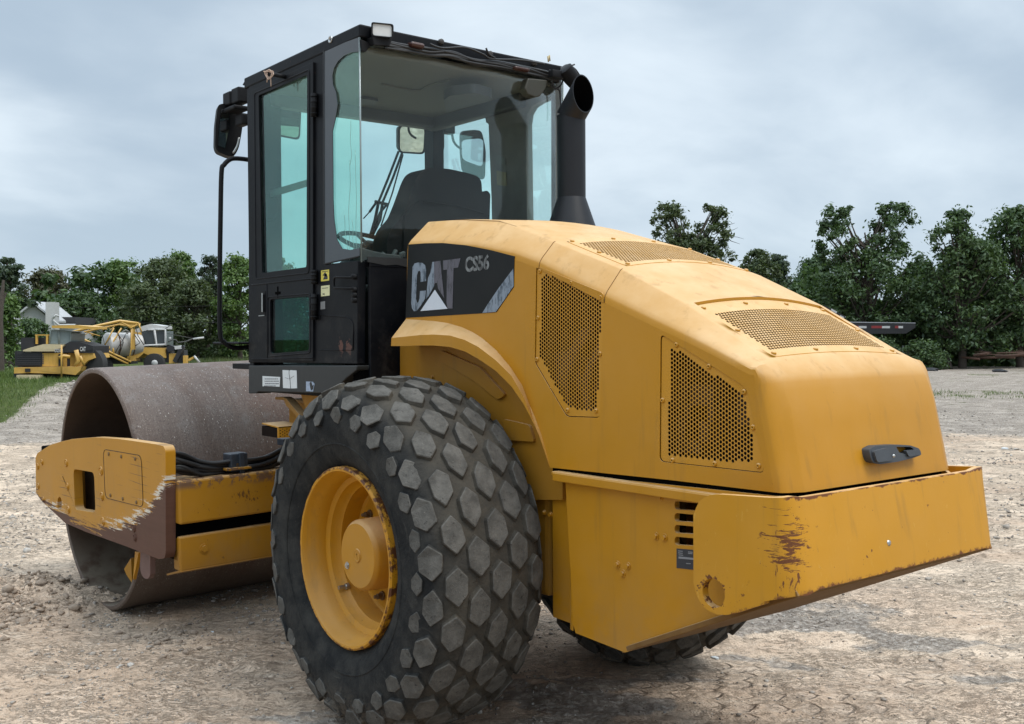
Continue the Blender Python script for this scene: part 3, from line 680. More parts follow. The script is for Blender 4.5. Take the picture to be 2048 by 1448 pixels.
# ---- hood latch handle on the rear face
hx=-1.873
def rf(q,h=0): 
    p=P(*q,X=hx); t=(p.z-1.176)/(1.44-1.176); return V(-1.899+t*.055-.006-h,p.y,p.z)
mb=MB(); mb.plate(rounded([rf(q,.03) for q in [(1718,897),(1732,890),(1770,888),(1800,889),(1817,895),(1818,908),(1800,914),(1770,921),(1735,926),(1721,923),(1718,912)]],.008,3),(-1,0,0),.035,[rounded([rf(q,.03) for q in [(1772,892),(1800,892),(1806,897),(1788,906),(1776,903)]],.004,2)])
mb.plate(rounded([rf(q,.042) for q in [(1721,900),(1750,893),(1758,905),(1752,918),(1724,922)]],.01,3),(-1,0,0),.02)
mb.plate(rounded([rf(q,.038) for q in [(1786,899),(1814,897),(1815,907),(1790,911)]],.006,3),(-1,0,0),.012)
lt=mb.build('hood_latch',GREYPL,RR,bev=.004,sm='auto')
MB().lathe([(0,.006),(.004,.005),(.005,0)],rf((1757,909),.043),(-1,0,0),10).build('latch_lock',CHROME,lt)
# ---- exhaust stack
EX=.2264; ec=lambda q:P(*q,X=EX)
b0=ec((1146,452)); r0=(ec((1098,446))-ec((1200,458))).length*.5*1.02
cx_,cy_=EX,ec((1143,400)).y; r1=.5*(ec((1116,320))-ec((1169,320))).length*.80
mb=MB(); zb_=b0.z-.03; zc=ec((1143,397)).z
mb.lathe([(zb_-.0,r1*1.82),(zc,r1*1.02),(zc+.004,r1)],V(cx_,cy_,0),(0,0,1),32)
zp=ec((1143,232)).z; mb.lathe([(zc,r1),(zp+.0,r1)],V(cx_,cy_,0),(0,0,1),32)
# mitred tip cut by a near-vertical plane
tip=ec((1160,190)); ax=V(-.67,-.03,.74).normalized(); u=V(0,0,1).cross(ax).normalized(); w=ax.cross(u); n=32; lo=[];hi=[];hin=[]
cn=V(-1,-.03,.10).normalized(); ctr=V(cx_,cy_,zp); tc_=ctr+ax*.135
for k in range(n):
    a=2*math.pi*k/n; d=(V(math.cos(a),math.sin(a),0))*r1
    # intersection of both cylinders on the mitre: base ring tilted
    mz=ax+V(0,0,1); mz.normalize(); pz=-(d.x*mz.x+d.y*mz.y)/mz.z
    base=ctr+V(d.x,d.y,pz); lo.append(base)
    t=(tc_-base).dot(cn)/ax.dot(cn); hi.append(base+ax*t)
mb.add(lo+hi,[(k,(k+1)%n,n+(k+1)%n,n+k) for k in range(n)],True)
c_=sum(hi,V(0,0,0))/n; hin=[c_+(p-c_)*.94 for p in hi]; lin=[ctr+(p-ctr)*.9 for p in lo]
mb.add(hi+hin,[(k,(k+1)%n,n+(k+1)%n,n+k) for k in range(n)])
mb.lathe([(zp-.006,r1+.002),(zp-.0,r1+.0025)],V(cx_,cy_,0),(0,0,1),32)
ex=mb.build('exhaust_stack',STACK,RR,sm='auto')
MB().add(hin+lin,[(k,(k+1)%n,n+(k+1)%n,n+k) for k in range(n)],True).add(lin,[tuple(range(n))]).build('stack_bore',SOOT_SHADE,ex)
bz=surf(.2,.3)
mb=MB(); mb.plate(rounded([V(cx_+.12,cy_+.15,b0.z-.022),V(cx_-.15,cy_+.15,b0.z-.03),V(cx_-.15,cy_-.15,b0.z-.03),V(cx_+.12,cy_-.15,b0.z-.022)],.02),(0,0,1),.008)
for q in ((1090,447),(1164,455),(1197,459)): mb.hexbolt(ec(q),(0,0,1),.010,.012)
mb.build('stack_flange',simple('rusty_flange',(.05,.025,.02),.7,var=.5),ex)
# ---- wheels ---------------------------------------------------------------------
YT=.7477; ZT=.747
prof=[(.205,.372),(.232,.385),(.262,.43),(.279,.49),(.285,.55),(.281,.61),(.266,.66),(.240,.695),(.200,.718),(.140,.732),(.07,.738),(0,.740)]
prof=prof+[(-a,r) for a,r in prof[:-1]][::-1]
cum=[0.]
for i in range(1,len(prof)): cum.append(cum[-1]+math.hypot(prof[i][0]-prof[i-1][0],prof[i][1]-prof[i-1][1]))
midc=cum[len(prof)//2]
def tread(s,ang,h,side=1):
    t=midc-s; a=itp(t,cum,[q[0] for q in prof]); r=itp(t,cum,[q[1] for q in prof]); e=.012
    a1=itp(t-e,cum,[q[0] for q in prof]); a2=itp(t+e,cum,[q[0] for q in prof]); r1_=itp(t-e,cum,[q[1] for q in prof]); r2_=itp(t+e,cum,[q[1] for q in prof])
    ta,tr=a2-a1,r2_-r1_; l=math.hypot(ta,tr); na,nr=tr/l,-ta/l
    a+=na*h*-1*-1; r+=nr*h
    return V(r*math.sin(ang),a,r*math.cos(ang))
def make_wheel(y0,sgn,label=None):
    w=empty('wheel',(0,y0,ZT)); w.parent=RR
    M=Matrix.Translation((0,y0,ZT))@Matrix.Diagonal((1,sgn,1,1))
    mb=MB(); mb.lathe([(a,r) for a,r in prof],(0,0,0),(0,1,0),120)
    nf=len(mb.f); rnd=random.Random(5); top=[]
    N=24
    for ri,s in enumerate((0,.096,-.096,.191,-.191,.282,-.282,.352,-.352)):
        off=.5 if ri in(1,2,5,6) else 0
        for k in range(N):
            a0=(k+off)*2*math.pi/N+rnd.uniform(-.006,.006); worn=rnd.random()
            H_=(.020 if abs(s)<.2 else (.016 if abs(s)<.3 else .010))*rnd.uniform(.8,1.1); 
            if abs(s)>.2 and worn<.3: H_*=.55
            f=1.0 if abs(s)<.3 else .74
            hexp=[(.079,0),(.036,.0435),(-.036,.0435),(-.079,0),(-.036,-.0435),(.036,-.0435)]
            jit=[(c*f+rnd.uniform(-.006,.006),q*f+rnd.uniform(-.005,.005)) for c,q in hexp]
            # chamfer the corners a little
            oc=[]
            for i in range(6):
                p0,p1,p2=jit[i-1],jit[i],jit[(i+1)%6]
                oc.append((p1[0]*.93+p0[0]*.07,p1[1]*.93+p0[1]*.07)); oc.append((p1[0]*.93+p2[0]*.07,p1[1]*.93+p2[1]*.07))
            tilt=rnd.uniform(-.12,.12)*(2.2 if abs(s)>.2 and worn<.5 else 1)
            R0=.742; b=len(mb.v); m=len(oc); vs=[]
            for sc,hh in ((1.10,-.004),(.965,H_-.003),(.90,H_)):
                for c,q in oc:
                    vs.append(tread(s+q*sc,a0+c*sc/R0,hh+(tilt*q if hh>0 else 0)))
            fs=[(i,(i+1)%m,m+(i+1)%m,m+i) for i in range(m)]+[(m+i,m+(i+1)%m,2*m+(i+1)%m,2*m+i) for i in range(m)]+[tuple(range(2*m,3*m))]
            i0=len(mb.f); mb.add(vs,fs,False); top+=list(range(i0+m,i0+2*m+1))
    # sidewall rings
    mb.lathe([(.2775,.487),(.2815,.483),(.2775,.478)],(0,0,0),(0,1,0),96)
    mb.lathe([(.2395,.400),(.2455,.404),(.2495,.412)],(0,0,0),(0,1,0),96)
    mb.v=[tuple(M@Vector(p)) for p in mb.v]
    me=bpy.data.meshes.new('tyre'); me.from_pydata(mb.v,[],mb.f); me.materials.append(RUB); me.materials.append(LUG)
    for p in me.polygons: p.use_smooth=mb.sm[p.index]
    for i in top: me.polygons[i].material_index=1
    b=bmesh.new(); b.from_mesh(me); bmesh.ops.recalc_face_normals(b,faces=b.faces); b.to_mesh(me); b.free()
    link('tyre',me,None,w)
    mb=MB(); mb.lathe([(.222,.386),(.258,.384),(.264,.376),(.262,.366),(.250,.360),(.215,.352),(.205,.344),(.155,.340),(.145,.318),(.115,.312),(.100,.298),(.02,.294),(.012,.28),(.006,.20),(-.06,.19),(-.2,.19)],(0,0,0),(0,1,0),96)
    mb.v=[tuple(M@Vector(p)) for p in mb.v]
    mb.build('rim',RIMM,w,sm='auto')
    mb=MB(); mb.lathe([(-.08,.30),(.0,.29),(.012,.283),(.012,.15),(.02,.156),(.168,.152),(.178,.148),(.190,.136),(.190,.03),(.194,.028),(.194,.0)],(0,0,0),(0,1,0),72)
    mb.lathe([(.190,.026),(.195,.026),(.195,.021),(.191,.020)],(0,0,0),(0,1,0),24); mb.box((-.004,.190,-.016),(.004,.195,.016)); mb.box((-.010,.190,.004),(.010,.195,.009))
    mb.v=[tuple(M@Vector(p)) for p in mb.v]
    hub=mb.build('hub',YEL,w,sm='auto')
    mb=MB()
    for a in (.94,1.62,2.46,2.76,3.7,4.2,5.0,5.6,.25):
        p=V(.230*math.sin(a),.012,.230*math.cos(a)); mb.hexbolt(p,(0,1,0),.014,.03); mb.lathe([(0,.008),(.045,.008),(.046,0)],p,(0,1,0),8)
    mb.v=[tuple(M@Vector(p)) for p in mb.v]
    mb.build('wheel_nut',simple('rusty_nut',(.12,.07,.03),.6,var=.6,scale=60),w)
    mb=MB(); a=2.25; mb.hexbolt(V(.062,.190,-.085)*1.0 if False else V(.085,.190,-.055),(0,1,0),.011,.008); mb.hexbolt(V(.235,.10,-.185),(0,1,0),.010,.05)
    mb.v=[tuple(M@Vector(p)) for p in mb.v]; mb.build('drain_plug',CHROME,w)
    return w
def w_rim(g,p,c,rg,h):
    r=g.vm('LENGTH',g.vm('MULTIPLY',g.vm('SUBTRACT',p,(0,0,ZT)),(1,0,1)))
    m=g.m('MULTIPLY',g.sm(r,.368,.377),g.sm(g.noise(p,16,5,.8),.44,.55)); c=g.mix(m,c,RUST)
    y=g.sep(p)[1]
    c=g.mix(g.m('MULTIPLY',g.sm(g.noise(p,55,4,.75),.68,.71),.8),c,(.13,.05,.02)); return c,rg,h
RIMM=yellow(w_rim,base=(.52,.235,.008),film=.10,dust=.03,name='yellow_paint_rim',rough=.4)
wl_=make_wheel(YT,1); wl_['label']='large near wheel with worn hexagon tread'
make_wheel(-YT,-1)
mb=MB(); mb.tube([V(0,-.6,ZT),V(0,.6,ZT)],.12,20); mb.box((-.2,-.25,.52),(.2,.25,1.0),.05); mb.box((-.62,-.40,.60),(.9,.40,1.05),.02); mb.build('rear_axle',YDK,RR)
# ---- drum and its frame (articulated front half) ---------------------------------
mb=MB(); pr=[(1.061,.732),(1.067,.737),(1.067,.757),(1.060,.766),(.8,.767),(0,.767),(-.8,.767),(-1.060,.766),(-1.067,.757),(-1.067,.737),(-1.061,.732)]
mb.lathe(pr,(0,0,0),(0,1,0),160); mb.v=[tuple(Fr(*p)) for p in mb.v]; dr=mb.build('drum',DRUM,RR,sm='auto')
mb=MB()
for s in (1,-1): mb.lathe([(1.061*s,.732),(.60*s,.731),(.20*s,.731),(.20*s,.10),(.2*s,0)],(0,0,0),(0,1,0),120)
mb.v=[tuple(Fr(*p)) for p in mb.v]; mb.build('drum_inside',DRUMIN,dr,sm='auto')
YP=1.16
PL=[(71,915),(75,906),(100,890),(122,883),(145,878),(190,874.5),(240,878),(310,888),(327,892),(331,902),(331.5,1106),(329,1117),(317,1118.5),(250,1092),(172,1064),(130,1046),(82,1001),(72,986)]
hole=rounded([Q(*q,Y=YP) for q in [(146.5,938),(188,945),(191,1025),(150,1019)]],.045,5)
holeb=[Q(119+4.5*math.cos(a),1008+14.5*math.sin(a),Y=YP) for a in [2*math.pi*k/16 for k in range(16)]]
def frm(mb): mb.v=[tuple(Fr(*p)) for p in mb.v]; return mb
mb=MB(); outer=rounded([Q(*q,Y=YP) for q in PL],.012,2)
mb.plate(outer,(0,1,0),.055,[hole,holeb])
sp=frm(mb).build('drum_frame_plate',YSIDE,RR,sm='auto',bev=.004)
mb=MB(); mb.plate([V(p.x,-YP,p.z) for p in outer],(0,-1,0),.055); frm(mb).build('drum_frame_plate',YSIDE,RR,bev=.004)
cov=frm(MB().plate(rounded([Q(*q,Y=YP+.002) for q in [(207,899),(282,912),(286,1014),(211,995)]],.05,5),(0,1,0),.004)).build('access_cover',YSIDE,sp)
cl_=frm(MB().tube([p for p in rounded([Q(*q,Y=YP+.001) for q in [(206.5,898.5),(282.5,911.5),(286.5,1014.5),(210.5,995.5)]],.05,5)]*1+[rounded([Q(*q,Y=YP+.001) for q in [(206.5,898.5),(282.5,911.5),(286.5,1014.5),(210.5,995.5)]],.05,5)[0]],.0022,5)).build('cover_gap',simple('gap_dark',(.05,.03,.015),.9),sp)
mb=MB(); fc=lambda x,y:(60+x/6.583,860+y/6.583)
for x,y,r in ((105,480,.022),(160,425,.022),(480,435,.026),(938,540,.028),(495,745,.026),(950,875,.028),(508,1050,.026),(962,1205,.028),(112,740,.022),(180,915,.02),(1370,1290,.026),(1385,1420,.022)):
    mb.lathe([(-.001,r),(.006,r*.92),(.007,r*.78),(.003,r*.74),(.003,r*.52),(.008,r*.48),(.008,0)],Q(*fc(x,y),Y=YP),(0,1,0),16)
frm(mb).build('frame_bolt',YSIDE,sp,sm='auto')
mb=MB()
for x,y in ((1040,315),(1205,350),(1388,380),(1062,860),(1225,905),(1405,952)): mb.lathe([(-.001,.011),(.005,.010),(.005,0)],Q(*fc(x,y),Y=YP+.002),(0,1,0),10)
frm(mb).build('cover_bolt',simple('bolt_rusty',(.16,.09,.03),.7),sp)
mb=MB(); mb.plate([Q(*q,Y=YP-.13) for q in [(130,925),(215,940),(215,1045),(130,1035)]],(0,1,0),.02); frm(mb).build('drum_mount',simple('mount_brown',(.055,.03,.012),.8),RR)
mb=MB(); a=Q(147,938,Y=YP-.056); b=Q(150,1019,Y=YP-.056); mb.plate([a+V(.012,0,.01),b+V(.012,0,-.01),b+V(.012,-.075,-.01),a+V(.012,-.075,.01)],(-1,0,0),.004); mb.plate([b+V(.02,0,-.002),b+V(-.35,0,-.06),b+V(-.35,-.075,-.06),b+V(.02,-.075,-.002)],(0,0,1),.004); frm(mb).build('mount_lining',YDK,RR)
BX=-1.40
def qb(x,y,dx=0): return Q(x,y,X=BX+dx)
zt1=qb(350,963.8).z; zb1=qb(349,1052).z
mb=MB(); mb.box((BX,-1.105,zb1),(BX+.22,1.105,zt1),.012); bm_=frm(mb).build('drum_frame_beam',YBEAM,RR,bev=.0)
zt2=qb(349,1076.2,.03).z; zb2=qb(300,1155,.03).z
mb=MB(); mb.box((BX+.03,-1.10,zb2),(BX+.12,1.10,zt2),.01); mb.plate([V(BX+.03,1.10,zb2),V(BX+.03,-1.10,zb2),V(BX+.22,-1.10,zb2-.05),V(BX+.22,1.10,zb2-.05)],(-.3,0,-1),.01); mb.hexbolt(Q(409,1097,X=BX+.03),(-1,0,0),.02,.01)
frm(mb).build('scraper_beam',YBEAM,RR)
mb=MB(); mb.box((BX+.06,-1.1,zb1-.2),(BX+.2,1.1,zb1+.02)); mb.box((.95,-1.105,-.12),(1.05,1.105,.2),.01); frm(mb).build('frame_core',SOOT_SHADE,RR)  # near-black: shade painted into the gap between beams, plus front crossbeam
mb=MB(); tabp=[Q(*q,Y=YP-.06) for q in [(281,1080),(300,1086),(300.5,1150),(296,1158),(289,1157),(283,1150),(280,1138)]]; mb.plate(rounded(tabp,.015),(0,1,0),.03)
frm(mb).build('scraper_bracket',simple('bare_brown',(.15,.085,.07),.65,var=.35,scale=14),RR,bev=.006)
mb=MB(); mb.plate([Q(*q,Y=.98) for q in [(262,1116),(248,1138),(253,1150),(264,1166)]],(0,1,0),.03); mb.plate([Q(*q,Y=1.08) for q in [(270,1103),(277,1105),(272,1135),(266,1160)]],(0,1,0),.02); frm(mb).build('scraper_blade',YEL,RR)
# hydraulic hoses lying on the beam
mb=MB(); rnd=random.Random(11)
for k in range(15):
    t=k/14; off=rnd.uniform(-.03,.03)
    y0=908+34*t+rnd.uniform(-3,3); mid_=(922+22*t+rnd.uniform(-4,4)); y2=900+26*t+rnd.uniform(-4,4)
    pts=[(343,y0-4),(368,y0+rnd.uniform(-3,4)),(400,lerp(y0,mid_,.6)+5+rnd.uniform(-3,3)),(430,mid_+3),(470,mid_-2),(505,mid_-4),(540,lerp(mid_,y2,.55)),(575,y2-6),(610,y2-22)]
    mb.tube(spline([Q(x,y,X=-1.30+off+.02*math.sin(x*.03+k)) for x,y in pts],4),.0105+.003*rnd.random(),7)
hs_=frm(mb).build('hydraulic_hose',HOSE,RR)
mb=MB(); a=Q(456,908,X=-1.33); b=Q(492,940,X=-1.33); mb.box(V(-1.36,b.y,b.z),V(-1.26,a.y,a.z),.006)
a=Q(478,906,X=-1.37); b=Q(490,946,X=-1.37); mb.box(V(-1.375,b.y,b.z),V(-1.36,a.y,a.z),.003); a=Q(565,878,X=-1.33); b=Q(598,888,X=-1.33); mb.box(V(-1.34,b.y,b.z),V(-1.26,a.y,a.z),.004); frm(mb).build('hose_clamp',simple('clamp_steel',(.035,.045,.06),.45,.3,var=.5,scale=40),hs_)
mb=MB(); a=Q(462,937,X=-1.39); mb.box(a+V(0,-.12,-.012),a+V(.1,.02,.0)); mb.box(a+V(.03,-.08,.0),a+V(.08,-.045,.02)); frm(mb).build('clamp_foot',YBEAM,hs_)
# hitch, steps and chassis front between the halves
mb=MB(); mb.box((.3,-.42,.75),(1.66,.42,1.33),.02); mb.box((1.25,-.2,.45),(1.8,.2,1.2),.03); mb.box((.32,-.58,1.30),(.62,.60,1.385),.01); mb.box((.30,-.50,1.33),(.52,.56,1.465),.01)
pz=lambda q,Y=.58:P(*q,Y=Y)
mb.plate([pz(q,.56) for q in [(600,786),(660,786),(650,830),(618,845),(610,815)]],(0,1,0),.03)
mb.build('hitch_frame',YDK,RR,bev=.004)
mb=MB(); mb.plate([pz(q) for q in [(550,794),(566,794),(572,797),(607,840),(612,851),(600,851),(590,829),(572,812),(567,800),(550,799)]],(0,1,0),.05); 
a=P(557,878,X=1.25)
st=mb.build('step_bracket',yellow(base=(.30,.15,.025),dust=.1,name='yellow_paint_stained',coat=0),RR,bev=.003)
sx=1.25; q0,q1,q2,q3=[P(*q,X=sx) for q in [(557,854),(603,850),(603,874),(557,876)]]
w_=(q0-q1).length; h_=(q0-q3).length
perf(lambda u,v,hh: V(sx-.0+hh*-1,q3.y-u,q3.z+v),[(0,0),(w_,0),(w_,h_),(0,h_)],.015,.0036,.003,inner=[(.004,.004),(w_-.004,.004),(w_-.004,h_-.006),(.004,h_-.006)]).build('step_tread',YMESH,RR,norm=False)
MB().plate([q0,q1,q1+V(.2,0,0.01),q0+V(.2,0,0.01)],(0,0,1),.006).build('step_tread',YEL,RR)
MB().box(q3+V(.004,-w_,0),q0+V(.2,0,-.006)).build('step_box',DARK,RR)
# ================================================================== cab
YC=.6362; XR=.4585; XF=1.70; ZR=3.152
L_=lambda q,h=0.: P(*q,Y=YC+h)
L2=lambda qs,h=0.: [P(*q,Y=YC+h) for q in qs]
mb=MB()
# left side frame, rear quarter opening runs to the corner
W1=rounded(L2([(514,186),(616,145),(615,540),(521,552)]),.03,3); W2=rounded(L2([(536,594),(620,588),(620,706),(538,714)]),.02,3)
sidep=L2([(497,725),(714,728),(716,521),(648,529),(647,98),(497,171)])
mb.plate(sidep,(0,1,0),.045,[W1,W2])
# corner posts, rear wall below the glass, floor, front lower wall
zt_=L_((716,521)).z
mb.box((XR,-YC,1.375),(XR+.02,YC-.046,zt_)); mb.box((XR-.002,-YC+.002,zt_-.03),(XR+.05,YC-.046,zt_+.008))
mb.box((XR,-YC,1.375),(XF-.0,YC-.05,1.43))
frame=mb.build('cab_frame',BLACK,RR,bev=.004)
mb=MB(); mb.plate([V(XR-.004,y,z) for y,z in ((.60,2.06),(.60,2.035),(.50,2.022),(.44,2.028),(.36,2.015),(.25,2.03),(.2,2.045),(.2,2.06))],(-1,0,0),.012); mb.build('torn_seal',RUBBERTRIM,frame)
# front frame with the windscreen opening
f=lambda q:P(*q,X=XF)
wl=[f((541,204)),f((853,252)),f((859,337))]
yl=wl[0].y; yr=-.565; ztl=f((612,212)).z
mb=MB(); outer=[V(XF,.632,3.10),V(XF,-.632,3.10),V(XF,-.632,1.43),V(XF,.632,1.43)]
WS=rounded([V(XF,yl,f((547,202)).z),V(XF,yr,f((830,247)).z),V(XF,yr,1.50),V(XF,yl,1.50)],.05,3)
mb.plate(outer,(1,0,0),.05,[WS]); mb.box((XF-.13,yl-.0,1.45),(XF-.05,.59,3.08)); mb.box((XF-.12,-.632,1.45),(XF-.05,yr+.01,3.08))
mb.build('front_frame',BLACK,RR,bev=.004)
MB().plate([V(XF+.008,.60,3.05),V(XF+.008,-.60,3.05),V(XF+.008,-.60,1.47),V(XF+.008,.60,1.47)],(1,0,0),.005).build('windscreen',GLASSF,RR)
# right side wall
r=lambda q:P(*q,Y=-YC)
H1=[r(q) for q in [(886,262),(890,250),(913,238),(946,226),(970,225),(978,228),(984,240),(985,247),(990,250),(996,400),(999,560),(887,560)]]
H2=[r(q) for q in [(1070,560),(1067,400),(1065,250),(1068,230),(1076,216),(1090,207),(1116,196),(1116,560)]]
mb=MB(); mb.plate([V(XR+.004,-YC,1.40),V(XR+.004,-YC,3.08),V(XF,-YC,3.08),V(XF,-YC,1.40)],(0,-1,0),.05,[H1,H2])
mb.build('right_wall',PILLAR,RR,bev=.004)
MB().plate([V(XR+.01,-YC+.03,1.9),V(XR+.01,-YC+.03,3.05),V(XF-.05,-YC+.03,3.05),V(XF-.05,-YC+.03,1.9)],(0,1,0),.005).build('right_window',GLASSF,RR)
mb=MB(); mb.plate([P(*q,Y=-YC+.056) for q in [(993,341),(1012,345),(1013,372),(994,370)]],(0,1,0),.002); mb.build('warning_sticker',simple('sticker_old',(.24,.20,.12),.6),RR)
mb=MB(); mb.plate([P(*q,Y=-YC+.056) for q in [(992,312),(1010,316),(1011,330),(993,328)]],(0,1,0),.002); mb.build('warning_sticker',simple('sticker_old_grey',(.16,.16,.15),.6),RR)
# roof and headliner
mb=MB(); zf=P(497,155,Y=YC).z
bm=bmesh.new(); 
top=[V(XR-.012,YC+.004,ZR),V(XF+.02,YC+.004,zf+.006),V(XF+.02,-YC-.004,zf+.006),V(XR-.012,-YC-.004,ZR-.004)]
mb.plate(top,(0,0,1),.062); roof=mb.build('cab_roof',BLACK,RR,bev=.008)
mb=MB(); lo=[(540,0)]
mb.box((XR+.03,-YC+.05,3.035),(XF-.06,YC-.05,3.075),.015)
hl=mb.build('headliner',HEADL,RR)
mb=MB()
# moulded dome line, speaker panel and vent in the headliner
mb.plate(rounded([V(1.05,-.42,3.036),V(1.05,-.08,3.036),V(.78,-.08,3.036),V(.78,-.42,3.036)],.06),(0,0,-1),-.0)
cv=[P(*q,Z=2.99) for q in [(887,181),(900,172),(948,166),(985,176),(978,185),(940,193),(893,207)]]
mb=MB(); mb.plate(rounded(cv,.03),(0,0,-1),-.05)
cp=mb.build('ceiling_console',CEILV,hl,bev=.006)
mb=MB(); vt=[P(*q,Z=3.03) for q in [(722,192),(756,198),(746,208),(722,204)]]; mb.plate(vt,(0,0,-1),-.012); mb.build('ceiling_vent',CEILV,hl)
mb=MB(); q=[P(*a,Z=3.03) for a in [(763,168),(800,176),(835,181),(862,170),(900,160)]]; mb.tube(spline(q,5),.006,6); mb.build('ceiling_crease',HEADL,hl)
mb=MB(); mb.box((XF-.16,-.55,2.97),(XF-.07,.55,3.05),.015); mb.box((.7,-YC+.052,2.96),(1.6,-YC+.11,3.045),.012); mb.build('ceiling_trim',CEILV,hl)
# rear header, wiring and lamps under the roof edge
mb=MB(); hd=[P(*q,X=XR-.010) for q in [(722,72),(755,84),(800,92),(860,108),(900,113),(960,130),(1010,142),(1060,150),(1118,166),(1118,140),(1000,113),(722,48)]]
mb.plate(hd,(-1,0,0),.03); mb.build('rear_header',PLAST,roof,bev=.003)
mb=MB(); rnd=random.Random(4)
for k in range(6):
    pts=[P(x,y+rnd.uniform(-3,3)+k*2.3,X=XR-.035-rnd.random()*.012) for x,y in [(770,84),(815,92),(860,100),(905,104),(950,118),(1000,124),(1050,136),(1095,146),(1118,152)]]
    mb.tube(spline(pts,5),.0045+.003*rnd.random(),6)
for pts in ([(860,88),(885,96),(930,95),(965,108),(985,118),(1040,120),(1090,128)],[(1100,150),(1103,160),(1108,176),(1118,180),(1121,200),(1121,235)],[(1098,140),(1112,150),(1125,160),(1120,172),(1110,178)],[(1120,138),(1134,130),(1150,138),(1160,152)],[(1128,146),(1138,134),(1149,129)],[(972,96),(978,108),(990,116)]):
    mb.tube(spline([P(x,y,X=XR-.05) for x,y in pts],6),.0048,6)
mb.build('loose_wiring',HOSE,roof)
mb=MB()
for q in [(1097,124),(1100,122)]: p=P(*q,X=XR-.06); mb.tube([p,p+V(0,.004,.03)],.004,5)
mb.build('wire_end',simple('copper_wire',(.45,.33,.12),.5,.3),roof)
mb=MB()
for a,b in (((818,83),(842,101)),((1025,132),(1052,147))):
    p=P(*a,X=XR-.045); q=P(*b,X=XR-.03); mb.box(V(XR-.07,q.y,q.z),V(XR-.02,p.y,p.z),.012)
mb.build('marker_lamp',AMBER,roof)
mb=MB(); a=P(772,111,X=XR-.02);
for q in ((882,84),(980,108),(1068,127)): p=P(*q,X=XR-.016); mb.lathe([(-.005,.016),(.008,.015),(.012,.009),(.012,0)],p,(-1,0,0),10)
mb.build('roof_bolt',simple('bolt_dark',(.03,.025,.022),.6),roof)
MB().lathe([(0,.018),(.004,.018),(.004,.010),(-.004,.009),(-.004,0)],L_((661,79),.004),(0,1,0),16).build('roof_socket',CHROME,roof)
def worklamp(c,w,h,d,ax,name,par):
    """box-shaped lamp: housing with a lens on its face and a bracket"""
    ax=Vector(ax).normalized(); u=V(0,0,1).cross(ax).normalized(); v=ax.cross(u); c=Vector(c)
    F=lambda a,b,s: c+u*a*w/2+v*b*h/2+ax*s
    fr=rounded([F(-1,-1,0),F(1,-1,0),F(1,1,0),F(-1,1,0)],.012,3); bk=[c+(p-c)*.72-ax*d for p in fr]; lens=[c+(p-c)*.86+ax*.0 for p in fr]; li=[p-ax*.008 for p in lens]
    n=len(fr); mb=MB(); mb.add(fr+bk,[(i,(i+1)%n,n+(i+1)%n,n+i) for i in range(n)]+[tuple(range(n,2*n))]); mb.add(fr+lens,[(i,(i+1)%n,n+(i+1)%n,n+i) for i in range(n)]); mb.add(lens+li,[(i,(i+1)%n,n+(i+1)%n,n+i) for i in range(n)])
    o=mb.build(name,PLAST,par,sm='auto'); MB().add(li,[tuple(range(n))]).build('lens',LENS,par,norm=False)
    return o
wc=P(765,60,X=XR-.07); lampT=worklamp(wc,.108,.066,.07,(-.92,.30,.0),'work_lamp',roof)
mb=MB(); a=P(747,76,X=XR-.06); mb.plate([P(*q,X=XR-.055) for q in [(745,72),(785,77),(780,92),(748,90)]],(-1,0,0),.06); mb.plate([P(*q,X=XR-.02) for q in [(722,78),(736,84),(742,92),(732,104),(724,102)]],(-1,0,0),.03); mb.build('lamp_bracket',PLAST,roof,bev=.004)
mb=MB(); mb.plate([P(*q,X=XR-.06) for q in [(1056,156),(1096,160),(1092,176),(1081,192),(1070,195),(1056,189),(1050,176)]],(-1,0,0),.05); mb.build('rear_lamp_and_reflection',simple('lamp_reflection',(.035,.033,.022),.5),roof,bev=.006)  # brown block stands for a lamp's reflection in the rear glass
mb=MB(); c=P(1140,152,X=XR-.10); ax=(P(1128,133,X=XR-.10)-P(1156,172,X=XR-.10)).normalized()
mb.lathe([(-.055,.0),(-.055,.038),(.0,.045),(.05,.042),(.055,.03),(.055,0)],c,ax,16); mb.box(c+V(-.0,.03,-.02),c+V(.04,.12,.02),.005); mb.build('rear_lamp_and_reflection',PLAST,roof,sm='auto')
# ---- door
dd=L2([(503,181),(626,124),(625.5,722),(501,721)],.012)
DW=rounded(L2([(517,191),(614,150),(612.5,534),(524,546)],.012),.012,2); DL_=rounded(L2([(540,599),(618,593),(617.5,701),(541,707)],.012),.018,3)
mb=MB(); mb.plate(dd,(0,1,0),.014,[DW,DL_])
# raised window surround, seam rails and pressed panel edges
for q,r_ in (([(509,187),(619,139),(618,546),(512,558)],.02),([(536,594),(621,587.5),(621,706),(537,713)],.02)):
    c=rounded(L2(q,.012),r_,3); mb.tube(c+[c[0]],.004,6)
mb.tube(L2([(503,570),(625,557)],.012),.0045,6); mb.tube(L2([(503,718),(625,716)],.012),.004,6); mb.tube(L2([(534,566),(535,716)],.012),.0035,6)
door=mb.build('cab_door',BLACK,RR,bev=.003)
MB().plate(L2([(512,186),(618,144),(617,540),(518,552)],.002),(0,1,0),.005).build('door_window',GLASSD,door)
MB().plate(L2([(537,596),(621,590),(620,704),(538,710)],.002),(0,1,0),.005).build('lower_window',glass('lower_glass',(.30,.50,.47),.18),door)
mb=MB(); mb.plate(L2([(517,583),(530,582),(530,630),(517,631)],.014),(0,1,0),.004); mb.box(L_((523,590),.013),L_((526.5,624),.022),.0); mb.build('door_handle',PLAST,door)
